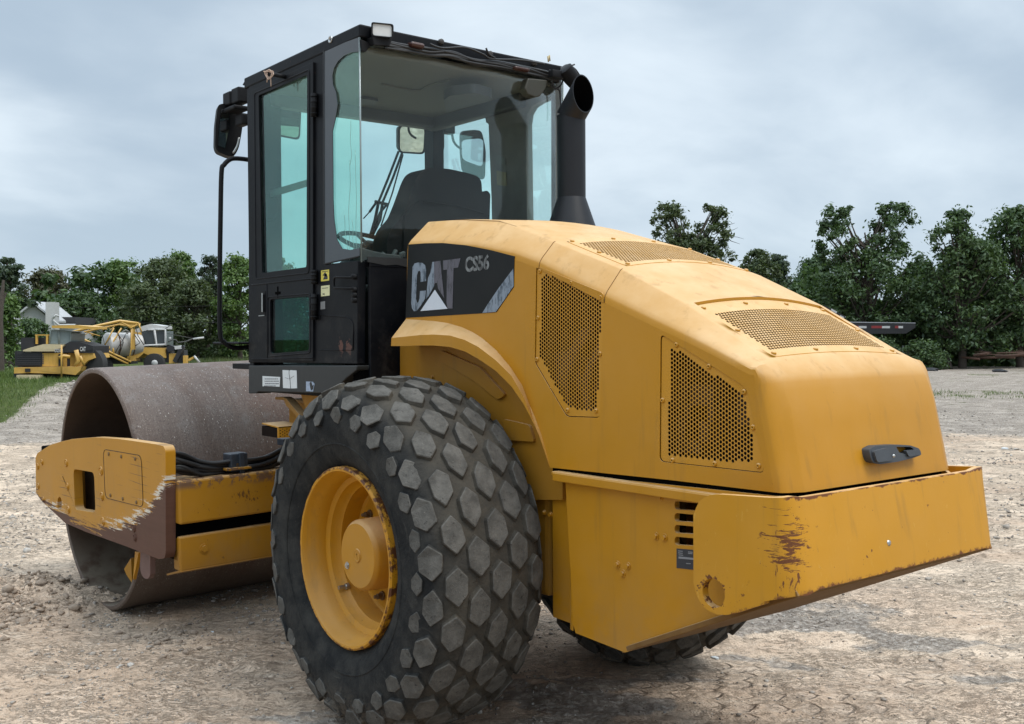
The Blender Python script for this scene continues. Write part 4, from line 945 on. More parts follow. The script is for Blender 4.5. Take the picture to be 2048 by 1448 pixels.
mb=MB(); mb.plate(L2([(523,586),(525,586),(525,624),(523,624)],.024),(0,1,0),.004); mb.plate(L2([(517,631),(528,630),(528,631.5),(517,632.5)],.017),(0,1,0),.003); mb.build('handle_edge',CHROME,door)
mb=MB(); mb.plate(L2([(554,573),(556,573),(556,595),(554,595)],.014),(0,1,0),.003); mb.plate(L2([(550,584),(560,583),(560,588),(550,589)],.0145),(0,1,0),.003); mb.build('cross_mark',SOOT_SHADE,door)
mb=MB()
for y0,y1 in ((187,233),(540,568),(588,640)):
    a=L_((628,y0),.018); b=L_((628,y1),.018); mb.tube([a,b],.016,10)
    for k in range(4):
        t=(k+.5)/4; c=a.lerp(b,t); mb.tube([c-V(0,0,.003),c+V(0,0,.003)],.0185,10)
mb.build('door_hinge',PLAST,door)
# rope tied on the retainer bar
mb=MB(); mb.tube([P(*q,Y=YC+.06) for q in [(534,147),(552,150)]]+[P(572,154,Y=YC+.01)],.011,8); mb.build('door_retainer',PLAST,door)
mb=MB(); rnd=random.Random(2)
for k in range(5): mb.tube(spline([P(x+rnd.uniform(-3,3),y+rnd.uniform(-3,3),Y=YC+.073+rnd.uniform(-.01,.01)) for x,y in [(530,143),(537,141),(545,144),(544,150),(538,156),(533,151),(532,144)]],4),.0028,5)
mb.tube([P(*q,Y=YC+.075) for q in [(541,155),(542,165),(542,173)]],.003,5); mb.tube([P(*q,Y=YC+.075) for q in [(535,155),(534,165)]],.003,5); mb.build('tied_rope',TWINE,door)
# ---- rear quarter glass and rear window
QF=L2([(648,100),(719,74),(719.5,511),(648,528)],.003)
QH=L2([(719,103),(702,105),(688,111),(676,122),(668,136),(664.5,152),(666,170),(672,185),(675,210),(671,235),(665,262),(665.5,330),(666,400),(668,440),(674,480),(684,497),(700,500),(719,496)],.003)
qm=MB(); ou=QF[:2]+QH[:1]+QH[1:]+QF[2:]
qm.plate([QF[0],QF[1]]+QH+[QF[2],QF[3]],(0,1,0),.004)
qg=MB().plate(L2([(648.5,101),(719,75),(719,510),(648.5,527)],.0),(0,1,0),.005).build('quarter_window',GLASSD,RR); qm.build('glass_border',FRIT,qg)
mb=MB(); mb.tube(rounded(L2([(647.5,101),(648,528),(718,513)],.003),.01,2,closed=False),.0045,6); mb.build('window_seal',RUBBERTRIM,qg)
ys=.632; rg=MB().plate([V(XR-.002,ys,zt_+.0),V(XR-.002,ys,3.10),V(XR-.002,-ys,3.10),V(XR-.002,-ys,zt_+.0)],(-1,0,0),.006).build('rear_window',GLASS,RR)
mb=MB(); mb.tube([V(XR-.004,ys+.004,zt_-.01),V(XR-.004,ys+.004,3.09)],.0045,6); mb.tube([V(XR-.004,-ys-.004,2.2),V(XR-.004,-ys-.004,3.06)],.0055,6); mb.build('glass_edge',simple('glass_edge',(.20,.25,.25),.15,coat=.8),rg)
mb=MB(); rnd=random.Random(9)
for x0,y0,y1 in ((702,240,330),(699,320,520),(712,300,505),(690,430,500),(704,440,512)):
    mb.tube(spline([L_((x0+rnd.uniform(-2,2)+ (4 if y0>400 else 0)*t,lerp(y0,y1,t)),-.006) for t in (0,.25,.5,.75,1)],3),.0012,4)
mb.build('hanging_cord',CHROME,qg)
# stickers and fittings on the side panel
def stick(name,q,m,h=.0015,par=None): return MB().plate(L2(q,h),(0,1,0),.002).build(name,m,par or frame)
s1_=stick('warning_label',[(642,541),(658,539),(658,561),(642,563)],STICKY); stick('warning_label',[(642,572),(659,570),(659,591),(642,593)],STICKP); stick('info_label',[(641,604),(650,602),(650,618),(641,619)],simple('label_grey',(.17,.17,.17),.6))
mb=MB()
for q in ([(645,551),(650,544),(655,553)],[(646,557),(655,556),(655,558),(646,559)],[(644,543),(656,541.5),(656,542.5),(644,544)],[(650,548),(653,547),(655,556),(647,557)]): mb.plate(L2(q,.0025),(0,1,0),.001)
mb.plate(L2([(644,576),(656,575),(656,576),(644,577)],.0025),(0,1,0),.001); mb.plate(L2([(645,587),(649,587),(649,589),(645,589)],.0025),(0,1,0),.001)
mb.build('label_print',INK,s1_)
mb=MB(); mb.tube(rounded(L2([(704,555),(668,554),(667,576),(704,577)],.028),.02,3,closed=False),.006,8)
for y in (553,579,590,600): 
    p=L_((707,y),.012); mb.lathe([(-.012,.014),(.006,.014),(.008,.008),(.008,0)],p,(0,1,0),10)
mb.build('grab_handle',PLAST,frame)
c=rounded(L2([(640,640),(640,630),(695,634),(707,645),(706,700)],.001),.05,4,closed=False); mb=MB(); mb.tube(c,.003,6); mb.tube(L2([(640,700),(706,700)],.001),.0025,6); mb.build('panel_pressing',BLACK,frame)
# ---- skirt box under the cab
sk=L2([(497,731),(714,731),(713,740),(692,757),(664,787),(516,783.5),(513,787),(497,787)],.022)
mb=MB(); mb.plate(sk,(0,1,0),.09); 
SKM=simple('skirt_black',(.022,.023,.022),.6,var=.25,scale=20)
skirt=mb.build('cab_skirt',SKM,RR,bev=.008)
mb=MB(); mb.box((XR+.05,-YC,1.40),(XF-.02,YC-.07,1.53)); mb.box((XR+.02,.2,1.385),(XR+.08,YC-.0,1.55)); mb.build('cab_floor',SOOT_SHADE,RR)
S2=lambda q,h=.0235:L2(q,h)
lb=MB().plate(S2([(525,752),(560,754),(559,773.5),(525,772.5)]),(0,1,0),.002).build('printed_label',WHITE,skirt)
mb=MB(); rnd=random.Random(6)
for i,y in enumerate((757,761.5,766.5,771)):
    x=527+rnd.uniform(0,3)
    while x<556 - (8 if i==3 else 0):
        w=rnd.uniform(1.4,4.2); mb.plate(S2([(x,y),(x+w,y+.1),(x+w,y+1.7),(x,y+1.6)],.0245),(0,1,0),.0008); x+=w+rnd.uniform(.5,1.0)
mb.build('label_print',simple('print_grey',(.13,.13,.14),.6),lb)
lb=MB().plate(S2([(565,740),(577,740.5),(579,741.5),(580.5,740.2),(593,741),(594,776.5),(580,777),(566,776)]),(0,1,0),.002).build('blank_label',WHITE,skirt)
mb=MB(); mb.tube(S2([(578,741),(578,748),(580,760),(581,777)],.0245),.0012,4); mb.tube(S2([(570,755),(578,758),(588,752)],.0243),.0008,4); mb.build('label_crack',INK,lb)
lb=MB().plate(S2([(612,763),(625,763.5),(629,768),(626,783),(612,782.5)]),(0,1,0),.002).build('torn_label',simple('label_torn',(.30,.36,.46),.5,var=.4,scale=70),skirt)
mb=MB(); mb.plate(S2([(619,766),(622,763),(625,772),(627,769),(626,778),(622,781),(620,774)],.0245),(0,1,0),.001); mb.build('label_tear',SKM,lb)
# ---- rail and platform at the front
rail=[(499,694),(480,696),(462,694),(448,684),(440,665),(439.5,560),(441,440),(443,345),(448,330),(460,319),(475,317),(500,320),(520,325),(533,337),(540,356),(541,400)]
XRl=1.86
mb=MB(); mb.tube(spline([P(*q,X=XRl) for q in rail],4),.0135,10); mb.build('hand_rail',PLAST,RR)
mb=MB(); a=P(450,684,X=XRl+.02); b=P(498,695,X=XRl+.02); mb.box(V(XF,b.y,b.z+.02),V(XRl+.2,a.y,a.z),.006); mb.box(V(XF,.2,1.50),V(XRl+.1,.62,1.53)); mb.build('front_platform',PLAST,RR)
mb=MB(); mb.tube(spline([P(*q,X=1.58) for q in [(519,386),(532,388),(545,394),(554,405),(556,418),(552,431),(543,439),(530,441),(519,440)]],4),.014,10); mb.build('inner_grab_bar',PLAST,RR)
mb=MB(); mb.plate([P(*q,Y=.56) for q in [(512,389),(617,358),(617,371),(512,403)]],(0,1,0),.01); mb.build('window_bar',simple('bar_grey',(.10,.11,.11),.6),RR)
# ---- mirrors
def mirror(name,quad,X,depth,nrm,r=.035,th=.02,facefrac=.88):
    q=[P(*a,X=X) for a in quad]; n=Vector(nrm).normalized(); c=sum(q,V(0,0,0))/4; C0=Vector(CAMC)
    q=[C0+(p-C0)*((c-C0).dot(n)/(p-C0).dot(n)) for p in q]
    ol=rounded(q,r,4); k=len(ol); bk=[c+(p-c)*.86-n*depth for p in ol]; ins=[c+(p-c)*facefrac+n*.001 for p in ol]; fr=[c+(p-c)*.97+n*.006 for p in ol]; il=[c+(p-c)*facefrac+n*.006 for p in ol]
    mb=MB(); L=[bk,ol,fr,il,ins]; vs=[p for l in L for p in l]
    mb.add(vs,[(a*k+i,a*k+(i+1)%k,(a+1)*k+(i+1)%k,(a+1)*k+i) for a in range(4) for i in range(k)],True); mb.add(bk,[tuple(range(k))])
    o=mb.build(name,PLAST,RR,sm='auto'); MB().add(ins,[tuple(range(k))]).build('mirror_glass',MIRR,o,norm=False); return o
mirror('rear_view_mirror',[(796,249),(853,251),(850,309),(796,306)],2.10,.06,(-1,.12,-.27))
mirror('rear_view_mirror',[(549,211),(603,215),(600,281),(548,271)],2.15,.06,(-1,.32,-.13))
m3=mirror('side_mirror',[(921,281),(966,277),(972,300),(970,362),(922,345)],1.72,.05,(-1,.35,-.05),r=.045)
# left-hand mirror: seen edge-on from behind, thick rounded housing
mb=MB(); ql=[P(*a,X=2.02) for a in [(436,209),(452,206),(482,216),(487,232),(484,262),(478,295),(470,311),(458,313),(434,303),(430,292),(431,250)]]
mb.plate(rounded(ql,.02,3),(-1,.3,0),.09); o=mb.build('side_mirror',PLAST,RR,bev=.02,sm='auto')
MB().plate([P(*a,X=2.008) for a in [(443,219),(456,217),(459,255),(450,296),(437,291),(438,258)]],(-1,.3,0),.004).build('mirror_glass',MIRR,o)
mb=MB(); mb.tube(spline([P(*a,X=2.0) for a in [(466,306),(474,292),(478,275)]],4),.006,6); mb.build('mirror_rim',CHROME,o)
bx=lambda a,b,x0,x1: (V(x0,P(*b,X=x0).y,P(*b,X=x0).z),V(x1,P(*a,X=x0).y,P(*a,X=x0).z))
mb=MB(); mb.box(*bx((459,181),(480,211),1.95,2.05),bev=.008); mb.box(*bx((476,172),(500,206),1.85,1.95),bev=.008); mb.box(*bx((468,208),(500,221),1.85,2.0),bev=.008); mb.box(*bx((484,225),(502,250),1.85,1.95),bev=.01)
mb.tube([P(487,170,X=1.9),P(490,164,X=1.9),P(498,167,X=1.9)],.006,6); mb.build('mirror_bracket',PLAST,RR)
mb=MB(); mb.box(*bx((890,240),(911,268),1.72,1.78),bev=.008); mb.tube(spline([P(*a,X=1.75) for a in [(904,268),(907,282),(914,292),(923,298)]],4),.008,8); mb.box(*bx((880,262),(890,298),1.62,1.66),bev=.01); mb.build('mirror_bracket',PLAST,RR)
# ---- inside the cab
XS=.80
mb=MB(); back=[P(*q,X=XS) for q in [(774,478),(783,456),(803,434),(815,405),(831,360),(839,345),(850,338),(866,335),(900,338),(935,346),(955,352),(963,361),(965,400),(966,560),(775,560)]]
mb.plate(rounded(back,.02,2),(-1,0,0),.14); seat=mb.build('operator_seat',SEATM,RR,bev=.03,sm='auto')
mb=MB(); mb.plate(rounded([P(*q,X=XS+.1) for q in [(960,384),(975,381),(981,388),(979,450),(962,520)]],.01,2),(-1,0,0),.12); mb.build('arm_rest',SEATM,seat,bev=.015)
mb=MB(); mb.plate(rounded([P(*q,X=XS-.02) for q in [(838,402),(846,400),(968,426),(968,520),(806,520),(810,430)]],.01,2),(-1,0,0),.10); mb.tube([P(*q,X=XS-.03) for q in [(846,402),(905,408),(968,427)]],.005,6); mb.box((XS-.05,-.15,1.5),(XS+.55,.42,1.95),.04); mb.build('seat_base',SEATM,seat,bev=.012)
mb=MB()
c=P(742,487,X=1.38); ax=V(-.38,-.05,.92).normalized(); u=V(0,1,0); w=ax.cross(u).normalized(); u=w.cross(ax)
ringp=[c+(u*math.cos(a)+w*math.sin(a))*.185 for a in [2*math.pi*k/40 for k in range(41)]]
mb.tube(ringp,.014,8,cap=False)
for a in (.4,2.6,4.7): mb.tube([c-ax*.02,c+(u*math.cos(a)+w*math.sin(a))*.185],.011,6)
mb.lathe([(-.08,.05),(-.02,.055),(.01,.03),(.012,0)],c,ax,20); mb.tube([c-ax*.05,c-ax*.5],.05,12); mb.lathe([(-.25,.13),(-.16,.15),(-.10,.11),(-.06,.05)],c,ax,20)
mb.build('steering_wheel',PLAST,RR,sm='auto')
mb=MB(); mb.box((1.0,.0,1.45),(1.3,.5,1.62),.03); q=[P(*a,X=.62) for a in [(722,494),(740,500),(770,507),(800,510),(805,525),(722,524)]]; mb.plate(q,(-1,0,0),.08)
for a,b in (((772,514),(763,506)),((785,516),(792,500)),((800,520),(803,505))): mb.tube([P(*a,X=.66),P(*b,X=.66)],.012,8)
p=P(806,508,X=.66); mb.lathe([(-.015,.012),(.01,.014),(.015,0)],p,(0,0,1),10); cs=mb.build('control_console',simple('console_grey',(.06,.062,.06),.6,var=.3),RR,bev=.005)
# wipers on the windscreen
mb=MB(); w=lambda *q:[P(*a,X=XF+.03) for a in q]
for pts,r_ in ((w((797,303),(775,360),(757,404)),.008),(w((804,306),(786,355),(765,405)),.008),(w((757,404),(750,440),(741,470)),.010),(w((765,406),(760,440),(745,470)),.010),(w((750,403),(775,409)),.010),(w((753,404),(739,424)),.008),(w((739,424),(727,437)),.004),(w((773,410),(760,425),(749,456)),.008)):
    mb.tube(pts,r_,6)
mb.tube(w((806,309),(785,385),(762,452)),.005,6)
mb.tube(w((541,398),(545,450),(552,540)),.005,6)
mb.build('windscreen_wiper',PLAST,RR)
# ================================================================== ground
def vnoise(x,y,seed,per=256):
    r=np.random.default_rng(seed).random((per,per)); xi=np.floor(x).astype(int); yi=np.floor(y).astype(int); fx_=x-xi; fy=y-yi
    fx_=fx_*fx_*(3-2*fx_); fy=fy*fy*(3-2*fy); a=r[xi%per,yi%per];b=r[(xi+1)%per,yi%per];c=r[xi%per,(yi+1)%per];d=r[(xi+1)%per,(yi+1)%per]
    return (a*(1-fx_)+b*fx_)*(1-fy)+(c*(1-fx_)+d*fx_)*fy
def fbm(x,y,seed,o=4,g_=.5):
    s=0;a=1;t=0
    for k in range(o): s=s+a*vnoise(x*2**k+k*17.3,y*2**k+k*9.1,seed+k); t+=a; a*=g_
    return s/t
RH=np.array([cR[0],cR[1]]); RH/=np.linalg.norm(RH); FH=np.array([cF[0],cF[1]]); FH/=np.linalg.norm(FH)
def rf_(x,y):   # metres to the right / ahead of the photographer
    dx_=x-CAMC[0]; dy_=y-CAMC[1]; return dx_*RH[0]+dy_*RH[1], dx_*FH[0]+dy_*FH[1]
def bump2(x,y,c,rx,ry,ang=0.):
    dx_=x-c[0]; dy_=y-c[1]; ca,sa=math.cos(ang),math.sin(ang); u=(dx_*ca+dy_*sa)/rx; v=(-dx_*sa+dy_*ca)/ry; return np.exp(-(u*u+v*v))
CL=P(75,1190,Z=0); BE=P(150,800,Z=0); BE2=P(60,815,Z=0); CL2=P(345,1290,Z=0)
BANG=math.atan2(RH[1],RH[0])
def ground_z(x,y):
    r,f=rf_(x,y); dist=np.hypot(r,f)
    near=np.clip(1-(dist-18)/30,0,1)
    base=(fbm(x*.35,y*.35,3)-.5)*.10*np.clip((dist-9)/14,0,1)
    # flat bearing strips under the drum and the wheels; slight cross-fall under the drum
    dm=np.exp(-(((x-2.98)/1.1)**4+((y)/1.5)**4)); cross=(-.026*y-.010)
    wk=np.exp(-(((x)/.7)**4+((np.abs(y)-.75)/.45)**4))
    keep=1-np.clip(dm+wk,0,1)
    rut=(vnoise(r*.25+3,f*2.2,21)-.5)*.035*near+(vnoise(r*.6+8,f*5.5,22)-.5)*.022*near
    small=(fbm(x*4,y*4,31,4,.6)-.5)*.05*near+(fbm(x*14,y*14,41,3,.7)-.5)*.034*np.clip(1-(dist-6)/12,0,1)
    z=base+(rut+small)*(.12+.88*keep)+dm*cross
    clod=bump2(x,y,CL,.50,.30,BANG); z=z+clod*(.05+.20*fbm(x*7,y*7,51,4,.62)**1.5+.16*np.clip(fbm(x*13,y*13,55,3,.6)-.5,0,1))
    for (px_,py_,a_,b_) in ((10,1225,.4,.2),(150,1215,.25,.15),(110,1295,.25,.12),(300,1200,.5,.12),(340,1265,.3,.1),(450,1330,.5,.12)):
        c=P(px_,py_,Z=0); z=z+bump2(x,y,c,a_,b_,BANG)*.10*np.clip(fbm(x*11,y*11,57,4,.65)-.42,0,1)
    z=z+bump2(x,y,BE,5.5,2.2,BANG+.25)*.42+bump2(x,y,BE2,4,2.5,BANG)*.25
    z=z+np.clip((-r-9)/14,0,1)*np.clip((f-18)/12,0,1)*np.clip((60-f)/20,0,1)*.25
    z=z+np.clip((dist-90)/200,0,1)*1.0
    # cobbled tread prints pressed into the damp sand
    return z
av=R_(-38.55); angs=np.concatenate([np.arange(av-R_(33),av+R_(33),.0019),np.arange(av+R_(33)+.02,av-R_(33)+2*math.pi-.01,.09)])
rad=[.6,1.2,1.8,2.2]
while rad[-1]<30: rad.append(rad[-1]*1.0065)
while rad[-1]<1800: rad.append(rad[-1]*1.035)
rad=np.array(rad); NA,NR=len(angs),len(rad)
X=CAMC[0]+np.outer(rad,np.cos(angs)); Y=CAMC[1]+np.outer(rad,np.sin(angs)); Z=ground_z(X,Y)
vv=np.stack([X.ravel(),Y.ravel(),Z.ravel()],1); vv=np.vstack([vv,[[CAMC[0],CAMC[1],0.]]])
i=np.arange(NR-1)[:,None]*NA; j=np.arange(NA)[None,:]; j2=(j+1)%NA
quads=np.stack([(i+j),(i+NA+j),(i+NA+j2),(i+j2)],-1).reshape(-1,4)
tris=np.stack([np.full(NA,NR*NA),np.arange(NA),(np.arange(NA)+1)%NA],1)
def npmesh(name,v,quads=None,tris=None):
    me=bpy.data.meshes.new(name); nq=0 if quads is None else len(quads); nt=0 if tris is None else len(tris)
    me.vertices.add(len(v)); me.vertices.foreach_set('co',np.ascontiguousarray(v,dtype=np.float32).ravel())
    li=np.concatenate([a.ravel() for a in (quads,tris) if a is not None]); me.loops.add(len(li)); me.loops.foreach_set('vertex_index',li.astype(np.int32))
    st=np.concatenate([np.arange(nq)*4,nq*4+np.arange(nt)*3]).astype(np.int32); me.polygons.add(nq+nt); me.polygons.foreach_set('loop_start',st); me.polygons.foreach_set('loop_total',np.concatenate([np.full(nq,4),np.full(nt,3)]).astype(np.int32))
    me.update(); me.validate(); return me
me=npmesh('ground',vv,quads,tris); me.polygons.foreach_set('use_smooth',np.ones(len(me.polygons),bool))
r,f=rf_(vv[:,0],vv[:,1]); dist=np.hypot(r,f)
nz=fbm(r*.22+5,f*.9,71,4,.55); nz2=fbm(r*.8+5,f*2.6,75,4,.55); nz3=fbm(vv[:,0]*.8,vv[:,1]*.8,79,4,.55)
pxx=IW/2+FPX*r/np.maximum(f,.1)
sm_=lambda x,a,b: np.clip((x-a)/(b-a),0,1)**2*(3-2*np.clip((x-a)/(b-a),0,1))
far=sm_(dist,17,22)
grav=np.clip(far*1.0+sm_(nz*.6+nz2*.4,.57,.63)*sm_(dist,7.5,10)*.5*(pxx>900)+sm_(nz3*.5+nz2*.5,.50,.58)*sm_(dist,8.5,6)*.7,0,1)
grav*=1-sm_(dist,8,9.5)*(1-sm_(dist,15.5,18.5))*(pxx<900)*.9
bright=np.clip(sm_(dist,8,9.5)*(pxx<900)*1.+sm_(nz2,.42,.62)*.6*sm_(dist,5.,9.)+sm_(pxx,1150,1500)*.75*sm_(nz2,.3,.5),0,1)
gr=np.clip(sm_(-r-f*.39,-.3,1.2)*sm_(f,22,26)+sm_(dist,88,94),0,1)*1.
pb=np.interp(f,[20,23,34,44,60],[-40,30,180,390,450]); gr=np.maximum(sm_(dist,88,94),sm_(pb-pxx,-15,40)*(f>20)*(pxx<600)*(r<0))
gr=np.maximum(gr,(nz3>.60)*sm_(dist,20,30)*.5)
wet=sm_(fbm(vv[:,0]*1.1+9,vv[:,1]*1.1,91),.52,.66)*(dist<11)
at=me.color_attributes.new('zone','FLOAT_COLOR','POINT'); at.data.foreach_set('color',np.stack([grav,bright,gr,wet],1).astype(np.float32).ravel())
def _ground(g,p):
    z=g.n('ShaderNodeVertexColor',layer_name='zone'); zr=g.n('ShaderNodeSeparateColor',{0:z.outputs[0]}).outputs
    n1=g.noise(p,1.6,6,.62); n2=g.noise(p,9,6,.7); n3=g.noise(p,55,5,.75); rot=BANG
    stv=g.mapv(p,(1,1,1),(0,0,-rot)); st=g.noise(g.mapv(stv,(.55,4.5,1)),1.6,6,.65,.3); st2=g.noise(g.mapv(stv,(2.2,13,1)),1.6,5,.65,.3)
    sand=g.mix(g.sm(n1,.3,.7),(.57,.425,.31),(.74,.575,.435))
    sand=g.mix(g.sm(st,.5,.66,0,.5),sand,(.42,.32,.24)); sand=g.mix(g.sm(st2,.52,.68,0,.5),sand,(.78,.66,.53)); sand=g.mix(g.m('MULTIPLY',z.outputs[1],0.),sand,(.135,.103,.078))
    brt=g.mix(g.sm(st,.35,.68),(.80,.64,.49),(.60,.47,.35)); brt=g.mix(g.sm(st2,.55,.7,0,.6),brt,(.82,.70,.56))
    brt=g.mix(g.sm(n3,.56,.7,0,.3),brt,(.40,.31,.23))
    cobE=g.n('ShaderNodeTexVoronoi',{'Vector':g.vm('ADD',g.mapv(stv,(1,1.5,1)),g.vm('SCALE',g.noise(p,6,3,.6,0,True),.10)),'Scale':8.0},feature='DISTANCE_TO_EDGE').outputs[0]; cobm=g.sm(g.noise(p,.7,3,.6),.40,.52)
    c=g.mix(zr[1],sand,brt); c=g.mix(g.m('MULTIPLY',g.m('MULTIPLY',g.sm(cobE,.0,.10,1,0),cobm),.35),c,(.27,.205,.155))
    v=g.vor(p,60); v2=g.vor(p,24); v3=g.vor(p,8)
    gv=g.mix(g.sm(n2,.3,.7),(.44,.38,.32),(.60,.525,.45)); gv=g.mix(g.sm(v.outputs['Color'],.45,.9,0,.7),gv,(.58,.53,.48)); gv=g.mix(g.sm(v2.outputs['Distance'],.25,.55,0,.7),gv,(.29,.245,.205))
    gv=g.mix(g.m('MULTIPLY',g.sm(st,.5,.62),.5),gv,(.53,.455,.37))
    gm=g.sm(g.m('ADD',g.m('MULTIPLY',zr[0],.7),g.m('MULTIPLY',n2,.6)),.52,.72); c=g.mix(gm,c,gv)
    c=g.mix(g.m('MULTIPLY',g.sm(v2.outputs['Distance'],.07,.13,1,0),g.sm(n2,.50,.60)),c,(.66,.63,.59))
    c=g.mix(g.m('MULTIPLY',g.sm(v.outputs['Distance'],.10,.18,1,0),g.sm(n1,.45,.55)),c,(.60,.57,.53))
    rd=g.m('ABSOLUTE',g.m('SUBTRACT',g.noise(g.mapv(stv,(3.2,10,1)),1.7,5,.7,.5),.5)); rd2=g.m('ABSOLUTE',g.m('SUBTRACT',g.noise(g.mapv(stv,(8,22,1)),1.7,5,.7,.5),.5)); ck=g.m('MAXIMUM',g.m('MULTIPLY',g.sm(rd,.0,.03,1,0),g.sm(n2,.42,.56)),g.m('MULTIPLY',g.sm(rd2,.0,.035,1,0),g.sm(n1,.42,.56)))
    c=g.mix(g.m('MULTIPLY',ck,.62),c,(.22,.165,.12)); c=g.mix(g.sm(n3,.54,.68,0,.35),c,(.28,.215,.16))  # crevice shade painted into the dirt colour
    gs=g.mix(g.sm(n2,.3,.7),(.055,.085,.022),(.12,.14,.045)); gg=g.sm(g.m('ADD',zr[2],g.m('MULTIPLY',g.m('SUBTRACT',n2,.5),1.1)),.42,.58); c=g.mix(gg,c,gs)
    cob=g.vor(g.mapv(stv,(1,1.3,1)),7.5,'F1',.55); x_,y_,z_=g.sep(p)
    px_=g.sep(stv)[0]; cz=g.m('MULTIPLY',g.sm(px_,-.3+ (CAMC[0]*RH[0]+CAMC[1]*RH[1]),1.0+(CAMC[0]*RH[0]+CAMC[1]*RH[1])),.5)
    h=g.m('ADD',g.m('ADD',g.m('MULTIPLY',n2,1.2),g.m('MULTIPLY',n3,1.)),g.m('ADD',g.m('MULTIPLY',st2,1.4),g.m('MULTIPLY',g.m('MULTIPLY',g.sm(cob.outputs['Distance'],.2,.6,1,0),cz),1.3)))
    xx,yy,zz_=g.sep(p); imp=None
    for rot_,off in ((0.,0.),(.22,.37)):
        q_=g.sep(g.mapv(p,(1,1,1),(0,0,rot_),(off,off,0))); lat=g.m('MULTIPLY',g.m('COSINE',g.m('MULTIPLY',q_[1],math.pi/.106)),g.m('COSINE',g.m('MULTIPLY',q_[0],math.pi/.0975)))
        band=g.sm(g.m('ABSOLUTE',g.m('SUBTRACT',g.m('ABSOLUTE',q_[1]),.75)),.25,.36,1,0) if rot_==0 else g.sm(g.noise(p,.55,2,.5),.48,.56)
        one=g.m('MULTIPLY',g.sm(lat,-.05,.35),band); imp=one if imp is None else g.m('MAXIMUM',imp,one)
    imp=g.m('MULTIPLY',imp,g.m('MULTIPLY',g.sm(xx,.2,-.6,0,1),g.sm(g.noise(p,2.2,3,.6),.36,.52)))
    h=g.m('SUBTRACT',h,g.m('MULTIPLY',ck,1.2)); h=g.m('SUBTRACT',h,g.m('MULTIPLY',imp,3.2)); c=g.mix(g.m('MULTIPLY',imp,.30),c,(.74,.60,.48)); h=g.m('ADD',h,g.m('MULTIPLY',g.sm(v.outputs['Distance'],0.,.5,1,0),.5))
    return pbr(g,c,.93,h,.8,.02,spec=.1)
tag(link('ground',me,mat('ground_mixed',_ground)),kind='structure')
# loose gravel
def rocks(name,pts,sizes,cols,seed,parent=None):
    rs=np.random.default_rng(seed); b=bmesh.new(); bmesh.ops.create_icosphere(b,subdivisions=1,radius=1); tv=np.array([v.co[:] for v in b.verts]); tf=np.array([[v.index for v in f.verts] for f in b.faces]); b.free()
    n=len(pts); nv=len(tv); jit=1+rs.uniform(-.42,.42,(n,nv,1)); sc=sizes[:,None,None]*rs.uniform(.55,1.25,(n,1,3))*np.array([1,1,.62]); A=rs.uniform(0,6.28,n); c,s=np.cos(A),np.sin(A)
    v=tv[None]*jit*sc; x=v[...,0]*c[:,None]-v[...,1]*s[:,None]; y=v[...,0]*s[:,None]+v[...,1]*c[:,None]; V_=np.stack([x,y,v[...,2]],-1)+pts[:,None,:]
    fa=(tf[None]+np.arange(n)[:,None,None]*nv).reshape(-1,3); return npmesh(name,V_.reshape(-1,3),None,fa)
def _stone(g,p):
    isl=g.n('ShaderNodeNewGeometry').outputs['Random Per Island']; c=g.n('ShaderNodeValToRGB',{0:isl}); e=c.color_ramp.elements; e[0].color=(.19,.165,.14,1); e[1].color=(.72,.69,.64,1); m_=c.color_ramp.elements.new(.55); m_.color=(.36,.31,.26,1); m2=c.color_ramp.elements.new(.85); m2.color=(.46,.42,.37,1)
    return pbr(g,g.mix(g.noise(p,90,3),c.outputs[0],(.2,.17,.14)),.9)
STONE=mat('stone_mixed',_stone)
n=75000; rr_=2.6*np.exp(RNG.random(n)*math.log(26/2.6)); aa=av+RNG.uniform(-R_(31),R_(31),n); gx=CAMC[0]+rr_*np.cos(aa); gy=CAMC[1]+rr_*np.sin(aa)
pa=fbm(gx*1.3,gy*1.3,201,4,.6); r_2,f_2=rf_(gx,gy); pbx=IW/2+FPX*r_2/f_2
prob=np.clip((pa-.44)*5,0.12,1); prob=np.where((pbx>1000)&(rr_<10),prob*.45,prob); k=RNG.random(n)<prob; gx,gy,rr_=gx[k],gy[k],rr_[k]
sz=RNG.gamma(1.6,.0019,len(gx))+.0018; sz*=np.clip(rr_/5,.8,2.4)
pts=np.stack([gx,gy,ground_z(gx,gy)+sz*.2],1)
tag(link('gravel',rocks('gravel',pts,sz,None,5),STONE),'scattered grey and white gravel lying on the packed dirt','gravel',kind='stuff')
# churned soil clods at left
n=320; cx2=np.concatenate([CL[0]+RNG.normal(0,.28,n),P(10,1230,Z=0)[0]+RNG.normal(0,.25,250),P(340,1270,Z=0)[0]+RNG.normal(0,.25,120)]); cy2=np.concatenate([CL[1]+RNG.normal(0,.16,n),P(10,1230,Z=0)[1]+RNG.normal(0,.15,250),P(340,1270,Z=0)[1]+RNG.normal(0,.12,120)])
sz=RNG.gamma(1.6,.0055,len(cx2))+.003; pts=np.stack([cx2,cy2,ground_z(cx2,cy2)+sz*.15],1)
CLOD=simple('clod_soil',(.30,.235,.18),.95,var=.4,scale=25,bs=.8,bd=.02)
tag(link('soil_clods',rocks('soil_clods',pts,sz,None,8),CLOD),'churned brown soil clods left of the drum','soil',kind='stuff')
